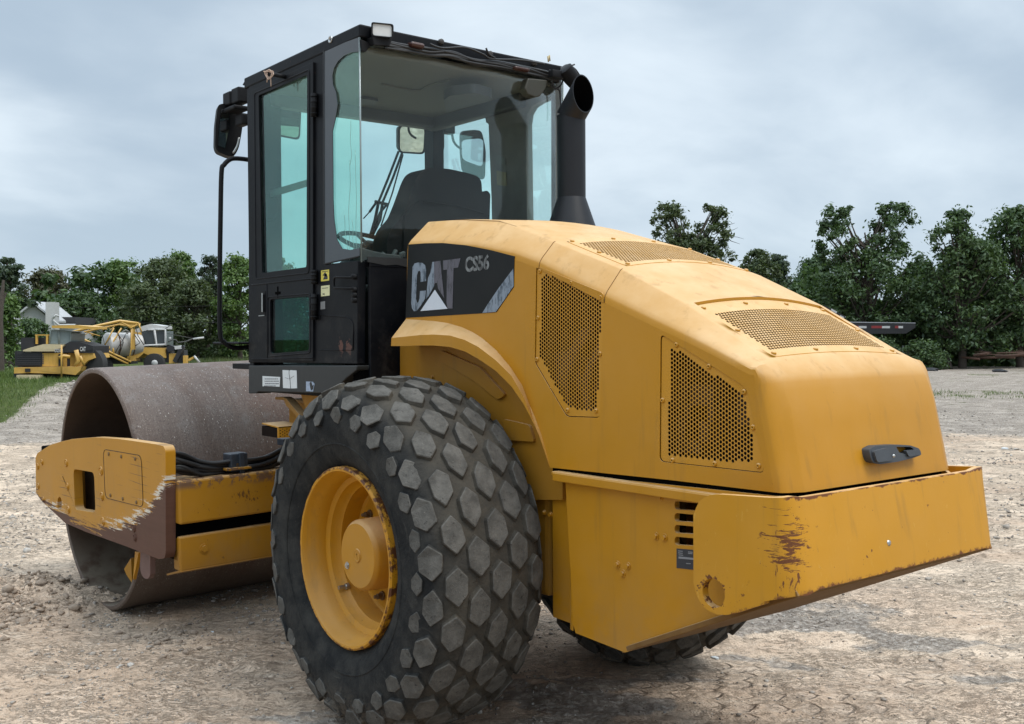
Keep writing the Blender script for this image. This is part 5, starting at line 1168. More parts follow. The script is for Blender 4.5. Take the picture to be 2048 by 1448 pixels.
# grey crushed stone on the berm behind the drum
n=9000; a=RNG.normal(0,1,n)*3.6; b=RNG.normal(0,1,n)*1.7; ca,sa=math.cos(BANG+.25),math.sin(BANG+.25); gx=BE[0]+a*ca-b*sa; gy=BE[1]+a*sa+b*ca; r_3,f_3=rf_(gx,gy); kk=(IW/2+FPX*r_3/f_3>np.interp(f_3,[20,23,34,44,60],[-40,30,180,390,450])+15); gx,gy=gx[kk],gy[kk]; n=len(gx); sz=RNG.gamma(2.,.014,n)+.01; pts=np.stack([gx,gy,ground_z(gx,gy)+sz*.2],1)
GST=simple('crushed_stone',(.42,.41,.40),.9,var=.5,scale=6,bs=.5,bd=.02)
tag(link('stone_berm',rocks('stone_berm',pts,sz,None,9),STONE),'low berm of grey crushed stone behind the drum','stone pile',kind='stuff')
# ================================================================== plants
def leafmat(name,a,b,hue=.5):
    def fn(g,p):
        isl=g.n('ShaderNodeNewGeometry').outputs['Random Per Island']; n=g.noise(p,.45,3,.6)
        f=g.sm(g.m('ADD',g.m('MULTIPLY',isl,.55),g.m('MULTIPLY',n,.6)),.25,.95); c=g.mix(f,a,b)
        d=g.n('ShaderNodeBsdfDiffuse',{'Color':c}).outputs[0]; t=g.n('ShaderNodeBsdfTranslucent',{'Color':g.vm('MULTIPLY',c,(1.1,1.25,.6))}).outputs[0]
        gl=g.n('ShaderNodeBsdfGlossy',{'Color':(.6,.65,.7),'Roughness':.5}).outputs[0]
        m1=g.n('ShaderNodeMixShader',{0:.28}); g.L.new(d,m1.inputs[1]); g.L.new(t,m1.inputs[2]); m2=g.n('ShaderNodeMixShader',{0:.04}); g.L.new(m1.outputs[0],m2.inputs[1]); g.L.new(gl,m2.inputs[2]); return m2.outputs[0]
    return mat(name,fn)
LG=leafmat('leaf_dark',(.036,.066,.024),(.095,.145,.050)); LB=leafmat('leaf_bright',(.065,.115,.028),(.15,.225,.06)); LO=leafmat('leaf_olive',(.050,.072,.029),(.115,.14,.058)); LPi=leafmat('leaf_pine',(.032,.052,.030),(.078,.105,.054)); LBr=leafmat('leaf_brownish',(.062,.064,.032),(.135,.128,.068))
BARK=simple('bark',(.075,.06,.048),.9,var=.4,scale=8,bs=.6,bd=.03)
def leaves(cent,rad_,n,size,rs,flat=.8):
    """n leaf quads spread through clumps"""
    k=rs.integers(0,len(cent),n); w=rad_[k]; d=rs.normal(0,1,(n,3)); d/=np.linalg.norm(d,axis=1)[:,None]
    rr=np.minimum(np.abs(rs.normal(0,.60,n)),1.15*rs.uniform(.7,1.,n)); c=cent[k]+d*(w*rr)[:,None]*np.array([1,1,flat])
    nrm=d+rs.normal(0,.65,(n,3))+np.array([0,0,.35]); nrm/=np.linalg.norm(nrm,axis=1)[:,None]
    t=np.cross(nrm,rs.normal(0,1,(n,3))); t/=np.linalg.norm(t,axis=1)[:,None]; b=np.cross(nrm,t); s=size*rs.uniform(.5,1.35,n)[:,None]
    q=np.stack([c-t*s,c-b*s*.45,c+t*s,c+b*s*.45],1); return q.reshape(-1,3)
def tree(name,label,x,top,dist,wpx,m,seed,kind='round',n=7000,leaf=.17,group='trees along the yard edge',base_z=0.,cat='tree',low=.25,lobes=None):
    rs=np.random.default_rng(seed); rnd=random.Random(seed); B=AT(x,dist,base_z); T=AT(x,dist,y=top); H=T.z-B.z; Wd=wpx/FPX*dist/math.cos(math.atan((x-1024)/FPX))
    o=empty(name,B,label,cat,group); mb=MB(); lean=V(rnd.uniform(-.03,.03)*H,rnd.uniform(-.03,.03)*H,0)
    th=H*(.80 if kind!='pine' else .93); tr=[B+lean*(k/6)**1.5+V(rnd.uniform(-.05,.05),rnd.uniform(-.05,.05),0)*k*.4+V(0,0,th*k/6) for k in range(7)]; r0=.014*H+.06
    mb.tube(tr,r0,8,radii=[r0*(1.25-k/6*1.05) for k in range(7)])
    cen=[];rad=[]
    if lobes is None: lobes=[(0,1.,1.)]
    nc={'round':150,'open':110,'pine':60,'column':110}[kind]
    for lx,lt,lw in lobes:
        for i in range(int(nc*lw**.7)):
            u=rs.random(); zf_=low+(lt-low-.045)*u**(.8)
            if kind=='round': prof_=math.sin(math.pi*min(1,max(.06,(zf_-low)/(lt-low)*.86+.14)))**.65
            elif kind=='open': prof_=(math.sin(math.pi*min(1,.12+.86*(zf_-low)/(lt-low))))**.8
            elif kind=='pine': prof_=(1-(zf_-low)/(lt-low))**.6*.9+.15
            else: prof_=.8*(1-.6*(zf_-low)/(lt-low))+.1
            a=rs.random()*6.283; q=math.sqrt(rs.random())*prof_*Wd*lw/2*rs.uniform(.75,1.05)
            rc=Wd*lw*rs.uniform(.045,.15)*(.85 if kind!='pine' else .9)
            off=RH*lx*Wd; cen.append([B.x+off[0]+math.cos(a)*q+lean.x*zf_,B.y+off[1]+math.sin(a)*q+lean.y*zf_,B.z+zf_*H]); rad.append(rc)
        # a few at the very tip so the outline reaches the height
        off=RH*lx*Wd
        for i in range(4): cen.append([B.x+off[0]+rs.normal(0,.07)*Wd*lw,B.y+off[1]+rs.normal(0,.07)*Wd*lw,B.z+H*lt*rs.uniform(.93,.965)]); rad.append(Wd*lw*.045)
    cen=np.array(cen); rad=np.array(rad)
    for i in range(0,len(cen),2):
        c=Vector(cen[i]); s=min(max(.2,(c.z-B.z)/H-.22),.78); st=tr[0].lerp(tr[-1],s/.8*1.0 if s<.8 else 1); mid_=st.lerp(c,.5)+V(0,0,-.04*H); mb.tube([st,mid_,c],.02,4,cap=False,radii=[.007*H+.015,.004*H+.01,.008])
    mb.build('trunk',BARK,o,norm=False)
    q=leaves(cen,rad*1.45,int(n*2.3),leaf*.74,rs,.8 if kind!='pine' else .5); mesh=npmesh('crown',q,np.arange(len(q)).reshape(-1,4)); link('crown',mesh,m,o); return o
def twigs(name,parent,pts_,r_=.03):
    mb=MB()
    for p in pts_: mb.tube(p,r_,4,radii=[r_*(1-.8*i/(len(p)-1)) for i in range(len(p))])
    mb.build(name,simple('dead_twig',(.05,.042,.038),.9),parent,norm=False)
GL='trees behind the old machines on the left'; GR='trees at the right edge of the yard'
T_=tree
T_('pine_tree','thin open pine crown against the sky at the far left edge of the photo',22,508,70,74,LPi,1,'pine',5200,.16,GL,low=.55)
T_('broadleaf_tree','brownish round tree behind the house with the chimney',100,538,110,120,LBr,2,'round',8000,.22,GL,low=.12)
T_('pine_tree','small dark pine top between the brownish tree and the bright pointed tree',168,541,105,56,LPi,3,'open',4200,.18,GL,low=.3)
T_('broadleaf_tree','bright green pointed tree above the truck bed on the left',236,517,100,120,LB,4,'column',8500,.2,GL,low=.1)
T_('broadleaf_tree','largest olive green rounded tree behind the spray rig',328,516,92,160,LO,5,'round',12000,.2,GL,low=.08)
T_('broadleaf_tree','bright tree whose flat branches spread above the olive tree',366,499,104,86,LB,6,'open',5200,.2,GL,low=.45)
T_('pine_tree','slim dark pine top left of the cab hand rail',417,505,98,52,LPi,7,'open',4000,.17,GL,low=.45)
T_('broadleaf_tree','yellow green tree seen between the hand rail and the cab',480,508,85,110,LB,8,'round',9000,.18,GL,low=.08)
T_('broadleaf_tree','dark round tree seen low through the cab door window',562,512,88,90,LG,9,'round',7000,.18,GL,low=.1)
T_('broadleaf_tree','dark tree seen low through the front of the cab behind the door post',660,530,92,110,LG,10,'round',6000,.18,GL,low=.1)
T_('bushy_tree','low leafy tree with pale blossoms beside the white house',66,638,62,84,LG,11,'round',5000,.12,GL,low=.1)
T_('bushy_tree','young green tree at the far left edge below the bare trunk',8,588,56,84,LB,12,'column',6000,.12,GL,low=.05)
T_('broadleaf_tree','olive tree between the bright pointed tree and the large olive tree',280,566,88,110,LO,32,'round',6500,.18,GL,low=.05)
T_('broadleaf_tree','darker olive tree low behind the white cab',395,556,86,130,LO,33,'round',8000,.18,GL,low=.05)
T_('broadleaf_tree','dark green tree low above the truck cab',150,585,84,130,LG,34,'round',8000,.18,GL,low=.05)
o=T_('broadleaf_tree','twin crowned dark tree just right of the exhaust stack',1378,397,66,190,LO,13,'round',9500,.15,GR,low=.40,lobes=[(-.20,1.,.58),(.25,.995,.48),(.02,.80,.75)])
Bq=lambda x,y,d=66:AT(x,d,y=y)
twigs('bare_branch',o,[[Bq(1425,470),Bq(1445,462),Bq(1466,460),Bq(1476,455)],[Bq(1430,480),Bq(1452,472),Bq(1474,474),Bq(1488,478)],[Bq(1445,462),Bq(1456,450),Bq(1470,446)],[Bq(1452,472),Bq(1462,482),Bq(1480,488)]],.035)
T_('broadleaf_tree','small loose tree in the sky gap right of the twin crowned tree',1512,494,75,100,LO,14,'open',5200,.17,GR,low=.3)
T_('pine_tree','dark pine beside the small loose tree in the sky gap',1556,503,85,58,LPi,15,'open',4500,.17,GR,low=.4)
T_('broadleaf_tree','pale far tree rising over the hood at the gap',1632,512,100,120,LG,16,'round',6500,.2,GR,low=.2)
T_('broadleaf_tree','tall open crowned tree with two tops above the trailer deck',1738,398,62,230,LG,17,'open',14500,.16,GR,low=.10,lobes=[(-.24,.99,.50),(.20,1.,.60),(0,.72,1.0)])
T_('broadleaf_tree','dense tall tree with rounded top right of the two topped tree',1925,412,60,175,LG,18,'round',14000,.15,GR,low=.06,lobes=[(-.08,1.,.72),(.1,.80,1.05)])
T_('broadleaf_tree','tall tree cut off by the right edge of the photo',2040,408,62,170,LG,19,'round',11000,.16,GR,low=.08)
T_('broadleaf_tree','dark lower tree filling the gap left of the two topped tree',1625,560,70,150,LG,20,'round',9000,.17,GR,low=.05)
T_('broadleaf_tree','low dark tree between the two tall right hand trees',1838,520,64,110,LG,21,'round',7500,.16,GR,low=.05)
T_('bush','low green bush at the foot of the tall trees by the rusty scrap',1850,684,57,90,LG,22,'round',3200,.11,GR,cat='bush',low=.02)
T_('bush','dull green bush under the trailer deck',1758,676,58,90,LG,23,'round',3200,.11,GR,cat='bush',low=.02)
# shaded undergrowth that closes the wood's edge on both sides (nobody could count it)
def thicket(name,label,x0,x1,d0,d1,h0,h1,n,m,seed,leaf=.22):
    rs=np.random.default_rng(seed); k=220; xs_=rs.uniform(x0,x1,k); ds=rs.uniform(d0,d1,k); cen=[]
    for x,d in zip(xs_,ds):
        b=AT(x,d,0); cen.append([b.x,b.y,rs.uniform(0,1)**1.2*rs.uniform(h0,h1)])
    q=leaves(np.array(cen),rs.uniform(.7,1.5,k),n,leaf,rs,.9); tag(link(name,npmesh(name,q,np.arange(len(q)).reshape(-1,4)),m),label,'undergrowth',kind='stuff')
thicket('undergrowth','dark shaded undergrowth closing the left tree line',-120,760,94,104,3.,8.,42000,LG,41,.30)
thicket('undergrowth','dark shaded undergrowth under the right hand trees',1380,2180,64,74,1.5,5.5,42000,LG,42,.24)
# dead trunk at far left
o=empty('dead_trunk',AT(3,50,0),'bare dark trunk standing at the left edge of the photo','dead tree',None)
mb=MB(); mb.tube([AT(1,50,0),AT(0,50,y=640),AT(3,50,y=600),AT(7,50,y=560)],.15,8,radii=[.15,.12,.10,.05]); mb.tube([AT(4,50,y=610),AT(12,50,y=585)],.05,5); mb.build('trunk',BARK,o,norm=False)
# grass
def grass(name,label,pts,h,m,seed):
    rs=np.random.default_rng(seed); n=len(pts); a=rs.uniform(0,6.28,n); w=h*rs.uniform(.05,.09,n); hh=h*rs.uniform(.5,1.25,n); lx,ly=rs.normal(0,.35,n)*hh,rs.normal(0,.35,n)*hh
    b0=pts+np.stack([np.cos(a)*w,np.sin(a)*w,0*a],1); b1=pts-np.stack([np.cos(a)*w,np.sin(a)*w,0*a],1); t=pts+np.stack([lx,ly,hh],1)
    v=np.stack([b0,b1,t],1).reshape(-1,3); tag(link(name,npmesh(name,v,None,np.arange(len(v)).reshape(-1,3)),m),label,'grass',kind='stuff')
GRM=leafmat('grass_blade',(.060,.095,.020),(.16,.21,.06)); GRD=leafmat('weed_blade',(.05,.075,.02),(.12,.14,.05))
gp=[]
n=60000; xs_=RNG.uniform(-160,330,n); ds=RNG.uniform(21,62,n); d=np.array([ray(0,676),ray(1024,676)]); 
def ATn(xs,ds):
    D=cF[None]+((xs-IW/2)/FPX)[:,None]*cR[None]; D=D[:,:2]; D/=np.linalg.norm(D,axis=1)[:,None]; x=CAMC[0]+D[:,0]*ds; y=CAMC[1]+D[:,1]*ds; return x,y
x,y=ATn(xs_,ds); r_2,f_2=rf_(x,y); pb=np.interp(f_2,[20,23,34,44,60],[-40,30,180,390,450]); msk=(xs_<pb+RNG.normal(0,12,n))&(f_2>21)&(RNG.random(n)<np.clip((f_2-16)/18,0,1))
x,y=x[msk],y[msk]; grass('grass','green meadow grass around the old dump truck',np.stack([x,y,ground_z(x,y)],1),np.interp(ds[msk],[22,36,46],[.07,.16,.30]),GRM,61)
n=26000; xs_=RNG.uniform(330,2100,n); ds=RNG.uniform(60,86,n); x,y=ATn(xs_,ds); msk=fbm(x*.2,y*.2,66)+ (ds-64)*.02>.55; x,y=x[msk],y[msk]; grass('weeds','rough weeds in front of the tree line',np.stack([x,y,ground_z(x,y)],1),.42,GRD,62)
n=1500; xs_=RNG.uniform(1850,2100,n); ds=RNG.normal(33,1.0,n); x,y=ATn(xs_,ds); grass('grass_tuft','thin line of grass tufts on the right gravel',np.stack([x,y,ground_z(x,y)],1)[fbm(x*1.5,y*1.5,69)>.52],.10,GRM,63)
# ================================================================== background things
BY=yellow(base=(.52,.31,.06),dust=.25,name='old_yellow_paint',rough=.6,coat=0); BWH=simple('old_white_paint',(.46,.46,.45),.6,var=.15); BBK=simple('old_black_paint',(.014,.014,.016),.6); BGL=simple('dusty_glass',(.16,.20,.20),.25,coat=.5); TANK=simple('tank_steel',(.42,.41,.39),.5,.25,var=.3,scale=3); OLDT=simple('old_tyre',(.03,.03,.03),.9); RUSTM=simple('rust_steel',(.085,.045,.03),.9,var=.5,scale=4); PALEY=simple('sunbleached_hood',(.50,.42,.26),.6,var=.15)
def bgbox(mb,x0,y0,x1,y1,d,th,z0=None):
    """box traced at distance d, th metres deep away from us"""
    a=AT(x0,d,y=y0); b=AT(x1,d,y=y0); c=AT(x1,d,y=y1); e=AT(x0,d,y=y1); n=V(FH[0],FH[1],0)
    if z0 is not None: c.z=z0; e.z=z0
    vs=[a,b,c,e]+[p+n*th for p in (a,b,c,e)]; mb.add(vs,[(3,2,1,0),(4,5,6,7),(0,1,5,4),(1,2,6,5),(2,3,7,6),(3,0,4,7)]); return mb
def bgpoly(mb,pts,d,th):
    return mb.plate([AT(x,d,y=y) for x,y in pts],(-FH[0],-FH[1],0),th)
def bar(mb,pts,d,r,n=6): return mb.tube([AT(p[0],d+(p[2] if len(p)>2 else 0),y=p[1]) for p in pts],r,n)
D=43.
tr=empty('dump_truck',AT(110,D,0),'old yellow articulated dump truck with black grille, parked nose left in the grass','dump truck')
mb=MB(); bgbox(mb,30,702,85,732,D,2.2); bgbox(mb,42,675,70,701,D+.4,1.2); mb.build('front_grille',BBK,tr)
mb=MB()
for k in range(7): bgbox(mb,34,706+k*3.6,80,707+k*3.6,D-.03,.04)
for k in range(5): bgbox(mb,84.5,709+k*4,87,711.5+k*4,D-.05,.03)
mb.build('grille_bar',simple('bar_worn',(.06,.06,.065),.5),tr)
mb=MB(); bgpoly(mb,[(28,735),(163,733),(160,742),(151,750),(128,748),(60,746),(28,747)],D-.15,2.4); bgbox(mb,84,706,124,733,D,2.0); bgbox(mb,124,707,133,733,D+.1,1.8); bgbox(mb,134,706,150,734,D+.2,1.6); bgpoly(mb,[(150,706),(186,706),(190,716),(176,721),(163,733),(150,734)],D+.1,1.5); mb.build('body',BY,tr)
mb=MB(); bgbox(mb,117,708,124,732,D-.03,.1); bgbox(mb,134,716,139,732,D+.15,.1); bgbox(mb,50,737,60,744,D-.2,.1); bgbox(mb,88,692,186,706,D+.05,1.6); bgpoly(mb,[(127,690),(140,683),(158,684),(186,692),(186,700),(127,705)],D+.02,1.4); bgbox(mb,36,747,172,757,D+.5,1.2); mb.build('dark_panel',BBK,tr)
mb=MB(); bgpoly(mb,[(46,700),(62,695),(86,688.5),(129,689.5),(122,696),(108,699.5)],D-.1,.5); mb.plate([AT(46,D-.1,y=700),AT(109,D-.1,y=700),AT(129,D+1.6,y=690),AT(84,D+1.6,y=688)],(0,0,1),.05); mb.build('hood_panel',PALEY,tr)
mb=MB(); bgpoly(mb,[(99,664),(101,660),(140,663),(143,667),(141,687),(98,687)],D+.3,1.3); cab_=mb.build('cab',BGL,tr)
mb=MB(); bar(mb,[(99,687),(102,660),(141,663),(141,688),(99,687)],D+.28,.035); bar(mb,[(118,661),(118,688)],D+.26,.03); mb.build('cab_frame',simple('frame_greygreen',(.17,.20,.19),.6),cab_)
mb=MB(); bgpoly(mb,[(103,651),(150,650),(182,653),(182,658),(104,656)],D+.1,1.6); bgbox(mb,70,669,100,671,D+.3,.8); bgbox(mb,71,671,74,688,D+.3,.1); bgbox(mb,92,671,96,688,D+.3,.1); mb.build('canopy',BY,tr)
mb=MB(); bgbox(mb,33,750,80,760,D-.3,.3); mb.build('front_bumper',PALEY,tr)
mb=MB(); 
for x,y,r in ((60,752,.5),(178,728,.62)): mb.lathe([(-.3,.0),(-.3,r*.6),(-.25,r),(.25,r),(.3,r*.6),(.3,0)],AT(x,D+.6,y=y),(FH[0],FH[1],0),20)
mb.build('wheel',OLDT,tr,sm='auto')
mb=MB(); bar(mb,[(123,690),(123,756)],D-.3,.035); bar(mb,[(152,700),(158,722),(150,732)],D-.05,.09); bar(mb,[(118,716),(128,712),(140,714)],D-.1,.07); bar(mb,[(160,712),(168,730)],D-.1,.05); mb.build('hydraulic_part',BY,tr)
def bgtext(s,x0,y0,x1,y1,d,m,par,name='lettering',bold=.03):
    uv,f=text2d(s,bold); MB().add(onquad(uv,[AT(x0,d,y=y1),AT(x1,d,y=y1),AT(x1,d,y=y0),AT(x0,d,y=y0)]),f).build(name,m,par,norm=False)
bgtext('D250E',109.5,697.5,126,704.5,D-.16,BWH,tr); bgtext('CAT',160,693.5,171.5,702.5,D-.05,BWH,tr)
bgbox(MB(),50,702,62,704,D-.05,.02).build('nameplate',BWH,tr)
# boom sprayer with steel tank and white cab
D=47.
sp=empty('spray_rig',AT(280,D,0),'derelict spray rig with grey tank, yellow lattice boom and white cab behind the dump truck','farm machine')
c0=AT(216,D,y=689); c1=c0+V(RH[0],RH[1],0)*1.15+V(FH[0],FH[1],0)*.25; ax=(c1-c0).normalized()
mb=MB(); c0b=AT(213,D-.2,y=690)
mb.lathe([(-.10,0),(-.09,.25),(-.04,.45),(.02,.51),(1.35,.51),(1.42,.42),(1.46,.2),(1.47,0)],c0b,(RH[0]*.75-FH[0]*-.66,RH[1]*.75-FH[1]*-.66,0),28); tk=mb.build('tank',TANK,sp,sm='auto')
mb=MB(); a_=Vector((RH[0]*.75+FH[0]*.66,RH[1]*.75+FH[1]*.66,0)); 
for t in (.35,.95): mb.lathe([(t,.515),(t+.05,.52)],c0b,a_,28)
mb.build('tank_strap',RUSTM,tk)
mb=MB()
for pts,r in (([(132,668),(180,655),(240,642),(277,647)],.06),([(134,673),(185,660),(238,649),(270,654)],.04),([(137,670),(200,701),(256,728)],.045),([(150,670),(215,702),(262,724)],.045),([(243,656),(214,703),(188,729)],.035),([(228,656),(210,690)],.03),([(240,642),(262,656),(277,647)],.05),([(277,647),(283,664)],.035),([(160,662),(168,672),(178,663),(186,672)],.022),([(200,652),(206,660),(214,652),(222,659),(232,650)],.022),([(225,690),(228,712)],.04),([(256,728),(262,700),(264,655)],.03),([(146,676),(172,664),(200,672)],.02)):
    bar(mb,pts,D-.6,r)
bgbox(mb,261,657,268,699,D-.6,.15); bgpoly(mb,[(236,641),(244,641),(278,646),(278,650),(262,655),(240,648)],D-.62,.2)
mb.build('lattice_boom',BY,sp)
mb=MB()
for pts,r in (([(268,668),(280,686),(270,692)],.02),([(283,664),(292,688)],.015),([(272,655),(276,672),(288,690)],.018),([(235,665),(247,685),(240,705)],.015),([(250,672),(243,690),(236,706)],.012),([(205,668),(211,700)],.012),([(255,662),(230,706)],.014)): bar(mb,pts,D-.65,r)
mb.build('hose',HOSE,sp)
mb=MB(); bgpoly(mb,[(269,660),(285,652),(300,648),(326,652),(326,658),(308,657),(272,666)],D,1.2); bar(mb,[(244,664),(252,660),(258,663),(254,668)],D-.3,.03)
bar(mb,[(309,659),(330,659),(332,690),(313,692),(309,659)],D-.05,.05); bar(mb,[(296,660),(309,659)],D-.05,.04); bar(mb,[(270,694),(290,691),(330,689)],D-.1,.04); bar(mb,[(288,690),(280,700)],D-.1,.04); cb=mb.build('cab',BWH,sp)
bgbox(MB(),274,662,330,690,D+.02,1.1).build('cab_glass',simple('dark_glass',(.03,.04,.045),.2,coat=.5),cb)
mb=MB(); bgpoly(mb,[(262,700),(272,694),(330,696),(332,716),(300,712),(288,706),(276,716),(262,716)],D-.1,1.0); bgbox(mb,254,712,270,722,D-.2,.6); bgbox(mb,338,707,353,727,D-.1,.5); bgbox(mb,366,711,372,727,D-.1,.3); bgbox(mb,268,664,283,690,D+.0,.2); bgpoly(mb,[(374,719),(388,712),(391,714),(378,722)],D-.3,.2); mb.build('body',BY,sp)
mb=MB(); bgbox(mb,196,708,262,728,D+.1,.8); bgbox(mb,330,698,340,725,D,.6); bgbox(mb,353,700,368,726,D,.5); bgpoly(mb,[(345,722),(358,696),(366,690),(368,694),(352,726)],D-.2,.2); bgpoly(mb,[(332,694),(340,690),(350,694),(348,702),(336,704)],D-.2,.3); mb.build('machinery',BBK,sp)
mb=MB(); bgpoly(mb,[(348,692),(358,691),(366,697),(350,699)],D-.2,.3); bar(mb,[(388,712),(399,725)],D-.3,.05); mb.lathe([(-.06,0),(-.05,.05),(.05,.05),(.06,0)],AT(340,D,y=677),(0,0,1),8); mb.lathe([(-.02,.13),(.0,.13),(.02,.05),(.02,0)],AT(309,D-.38,y=726),(-FH[0],-FH[1],0),14); bar(mb,[(386,678),(408,675)],D-.2,.04); mb.build('white_fitting',BWH,sp)
mb=MB(); bar(mb,[(336,684),(346,679),(352,680),(356,685),(372,683),(386,677)],D-.2,.025); bar(mb,[(335,667),(386,677)],D-.2,.012); bar(mb,[(326,660),(336,654),(342,649)],D,.02); mb.build('spray_arm',simple('arm_dark',(.06,.06,.055),.6),sp)
mb=MB()
for x,y,r in ((309,727,.42),(205,733,.4),(180,735,.4)): mb.lathe([(-.15,0),(-.16,r*.55),(-.12,r),(.12,r),(.16,r*.55),(.15,0)],AT(x,D-.15,y=y),(FH[0],FH[1],0),22)
mb.build('wheel',OLDT,sp,sm='auto')
# house
D=79.
hs=empty('white_house',AT(75,D,0),'white gabled house with square chimney, half hidden by bushes at left','house')
mb=MB(); bgpoly(mb,[(33,634),(65,609),(104,642),(104,690),(33,690)],D,3.); mb.build('wall',BWH,hs)
mb=MB(); n_=V(FH[0],FH[1],0)
for a,b in (((24,640),(65,606.5)),((65,606.5),(112,645))):
    p,q=AT(a[0],D-.5,y=a[1]),AT(b[0],D-.5,y=b[1]); mb.add([p,q,q+n_*3.6,p+n_*3.6,p+V(0,0,.14),q+V(0,0,.14),q+n_*3.6+V(0,0,.14),p+n_*3.6+V(0,0,.14)],[(0,1,2,3),(7,6,5,4),(0,4,5,1),(1,5,6,2),(2,6,7,3),(3,7,4,0)])
rf2=mb.build('roof',simple('roof_trim_grey',(.42,.43,.44),.7),hs)
bgbox(MB(),91,604,106,690,D-.9,1.0).build('chimney',BWH,hs)
mb=MB(); bgbox(mb,110,634,151,649,D+1,6); mb.build('wing_roof',simple('roof_shingle',(.045,.045,.05),.9),hs)
mb=MB(); bgbox(mb,110,649,151,690,D+1.3,5); bar(mb,[(106,636),(112,630),(118,633)],D-1,.08); bar(mb,[(106,640),(117,650),(151,650)],D-1,.08); mb.build('wing_wall',BWH,hs)
g1=empty('garden_shed',AT(0,70,0),'white shed wall at the far left edge behind the bushes','shed'); bgbox(MB(),-40,648,5,672,70,3.).build('wall',BWH,g1); bgpoly(MB(),[(-44,650),(-10,634),(9,650)],69.8,3.6).build('roof',simple('shed_roof',(.3,.3,.31),.7),g1)
# overhead wires
for i,(y0,y1) in enumerate(((612,604),(640,640))):
    mb=MB(); mb.tube([AT(-150+85*k,80,y=y0+(y1-y0)*k/10+6*math.sin(math.pi*k/10)) for k in range(13)],.012,4); tag(mb.build('overhead_wire',HOSE,None,norm=False),('upper' if i==0 else 'lower')+' overhead wire crossing in front of the left tree line','wire')
# trailer
D=58.
tl=empty('flatbed_trailer',AT(1700,D,0),'black flatbed trailer deck with red and white reflector tape behind the hood','trailer')
mb=MB(); bgpoly(mb,[(1470,641),(1690,644),(1831,646),(1831,655),(1812,667),(1700,668),(1470,668)],D,2.4); bgpoly(mb,[(1638,612),(1650,611),(1690,632),(1690,644),(1660,642),(1638,634)],D,2.4); bgbox(mb,1480,668,1500,700,D+.4,.5); bgbox(mb,1560,668,1575,700,D+.4,.5); mb.build('deck',BBK,tl)
mb=MB()
for k,(x,y,r) in enumerate(((1490,706,.45),(1525,706,.45),(1560,706,.45))): mb.lathe([(-.2,0),(-.2,r*.6),(-.16,r),(.16,r),(.2,r*.6),(.2,0)],AT(x,D+.2,y=y-3),(FH[0],FH[1],0),18)
mb.build('wheel',OLDT,tl,sm='auto')
mb=MB(); mb.plate([AT(1690,D-.02,y=643.3),AT(1831,D-.02,y=645.3),AT(1831,D-.02,y=646.6),AT(1690,D-.02,y=645)],(-FH[0],-FH[1],0),.1); mb.build('deck_edge',simple('edge_steel',(.33,.34,.36),.5),tl)
mb=MB()
for x0,x1 in ((1693,1700),(1717,1733),(1764,1780),(1797,1806)): bgbox(mb,x0,652,x1,656.5,D-.03,.02)
bgpoly(mb,[(1663,617),(1674,623),(1673,627),(1662,621)],D-.03,.02); bgpoly(mb,[(1680,630),(1688,634),(1688,637),(1680,633)],D-.03,.02); mb.build('white_tape',BWH,tl)
mb=MB()
for x0,x1 in ((1700,1717),(1743,1764),(1790,1797)): bgbox(mb,x0,651.5,x1,656.5,D-.03,.02)
mb.build('red_tape',simple('tape_red',(.22,.02,.02),.5),tl)
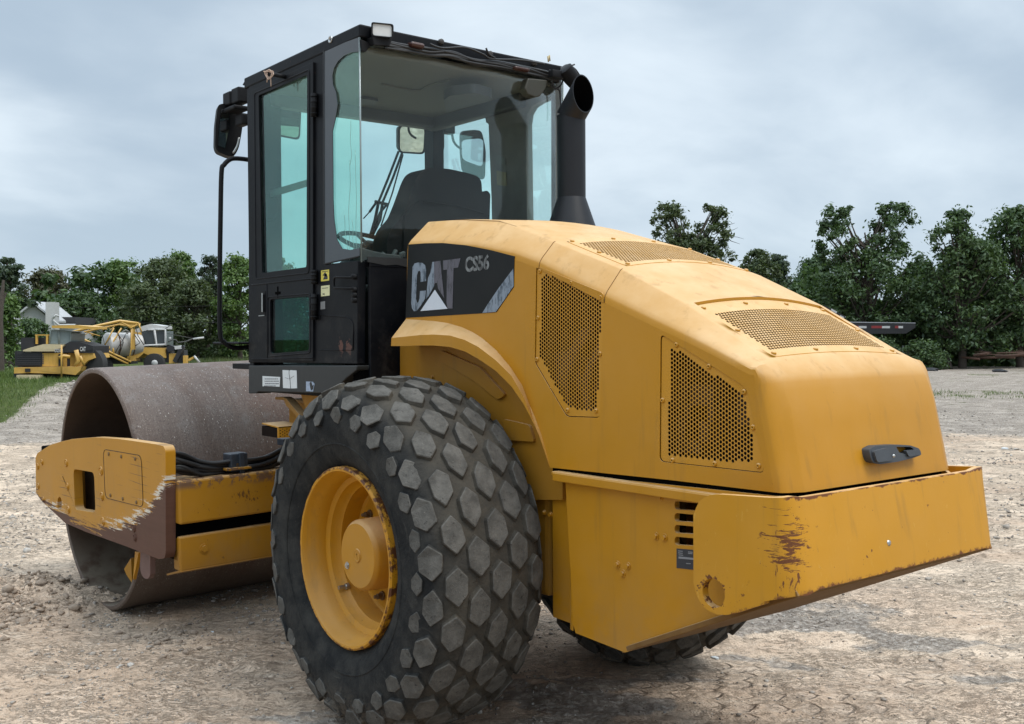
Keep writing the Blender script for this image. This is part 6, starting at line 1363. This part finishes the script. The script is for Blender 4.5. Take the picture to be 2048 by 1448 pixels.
# small things at the wood's edge
D=60.
o=empty('utility_trailer',AT(1800,D,0),'small grey metal box trailer at the foot of the trees','trailer'); mb=MB(); bgbox(mb,1776,697,1806,711,D,1.2); bgbox(mb,1808,702,1822,710,D+.2,.8); mb.build('box',simple('grey_metal',(.09,.10,.115),.5,var=.4,scale=3),o)
mb=MB(); bar(mb,[(1806,691),(1806,713)],D-.05,.05); bar(mb,[(1776,697),(1806,697)],D-.05,.04); bar(mb,[(1790,697),(1790,711)],D-.05,.03); mb.lathe([(0,.1),(.1,.1)],AT(1773,D,y=695),(0,0,1),8); mb.build('box_frame',simple('grey_light',(.28,.29,.30),.5),o)
rnd=random.Random(77)
mb=MB(); v=[];
def heap(name,label,cat,x0,x1,top,d,m,seed):
    rs=np.random.default_rng(seed); n=26; nx,ny=n,8; vs=[];fs=[]
    for i in range(nx):
        for j in range(ny):
            u=i/(nx-1); w=j/(ny-1); b=AT(x0+(x1-x0)*u,d+w*2.2,0); hh=(AT(x0,d,y=top).z)*math.sin(math.pi*u)**.8*math.sin(math.pi*(.12+.76*w))*(.6+.6*rs.random()); vs.append(V(b.x,b.y,hh if 0<i<nx-1 else -.05))
    for i in range(nx-1):
        for j in range(ny-1): fs.append((i*ny+j,(i+1)*ny+j,(i+1)*ny+j+1,i*ny+j+1))
    tag(MB().add(vs,fs).build(name,m,None,norm=True),label,cat)
heap('scrap_heap','orange rusty sheet scrap heaped by the light green bush','scrap heap',1834,1884,698,59,simple('rust_orange',(.30,.11,.04),.9,var=.7,scale=2),5)
heap('soil_heap','dark brown soil hump right of the orange rusty scrap','soil heap',1876,1906,706,58.5,simple('soil_dark',(.06,.045,.035),.95,var=.4,scale=5),6)
for k in range(16):
    x=rnd.uniform(1920,2070); y=rnd.uniform(703,715); L=rnd.uniform(25,70); dd_=rnd.uniform(57,61); a=AT(x,dd_,y=y); b=AT(x+L,dd_+rnd.uniform(-1.5,1.5),y=y+rnd.uniform(-4,4)); r=rnd.uniform(.03,.07)
    a.z=max(a.z,r); b.z=max(b.z,r)
    tag(MB().tube([a,a.lerp(b,.5)+V(0,0,rnd.uniform(-.03,.03)),b],r,7).build('rusty_beam',RUSTM),'rusty brown steel beam lying in the row along the right tree line','steel beam','rusty beams in a row at the right')
# a few pieces of debris on the yard
for (x,y,w_,nm,lb,m_) in ((1795,741,9,'scrap_piece','small dark flat scrap piece on the right gravel beside the hood','BB'),(1862,742,16,'scrap_piece','longer dark scrap strip on the right gravel','BB'),(1999,744,14,'scrap_piece','dark scrap strip at the far right of the gravel','BB'),(2010,897,7,'white_stone','white stone on the gravel right of the bumper','W'),(425,1139+120,6,'white_stone','flat pale stone in front of the drum','W'),(1430,1317,10,'white_scrap','white scrap of paper on the dirt behind the rear right tyre','W')):
    p=P(x,y,Z=0.); z_=float(ground_z(np.array([p.x]),np.array([p.y]))[0]); s=w_/FPX*(p-Vector(CAMC)).length; rs=rnd
    b=bmesh.new(); bmesh.ops.create_icosphere(b,subdivisions=2,radius=s)
    for v_ in b.verts: v_.co=Vector((v_.co.x*(1+rs.uniform(-.2,.2)),v_.co.y*(.5+rs.uniform(-.1,.1)),v_.co.z*.3))+V(p.x,p.y,z_+s*.12)
    tag(MB().bm(b).build(nm,BBK if m_=='BB' else WHITE),lb,'debris' if m_=='BB' or 'paper' in lb else 'stone')
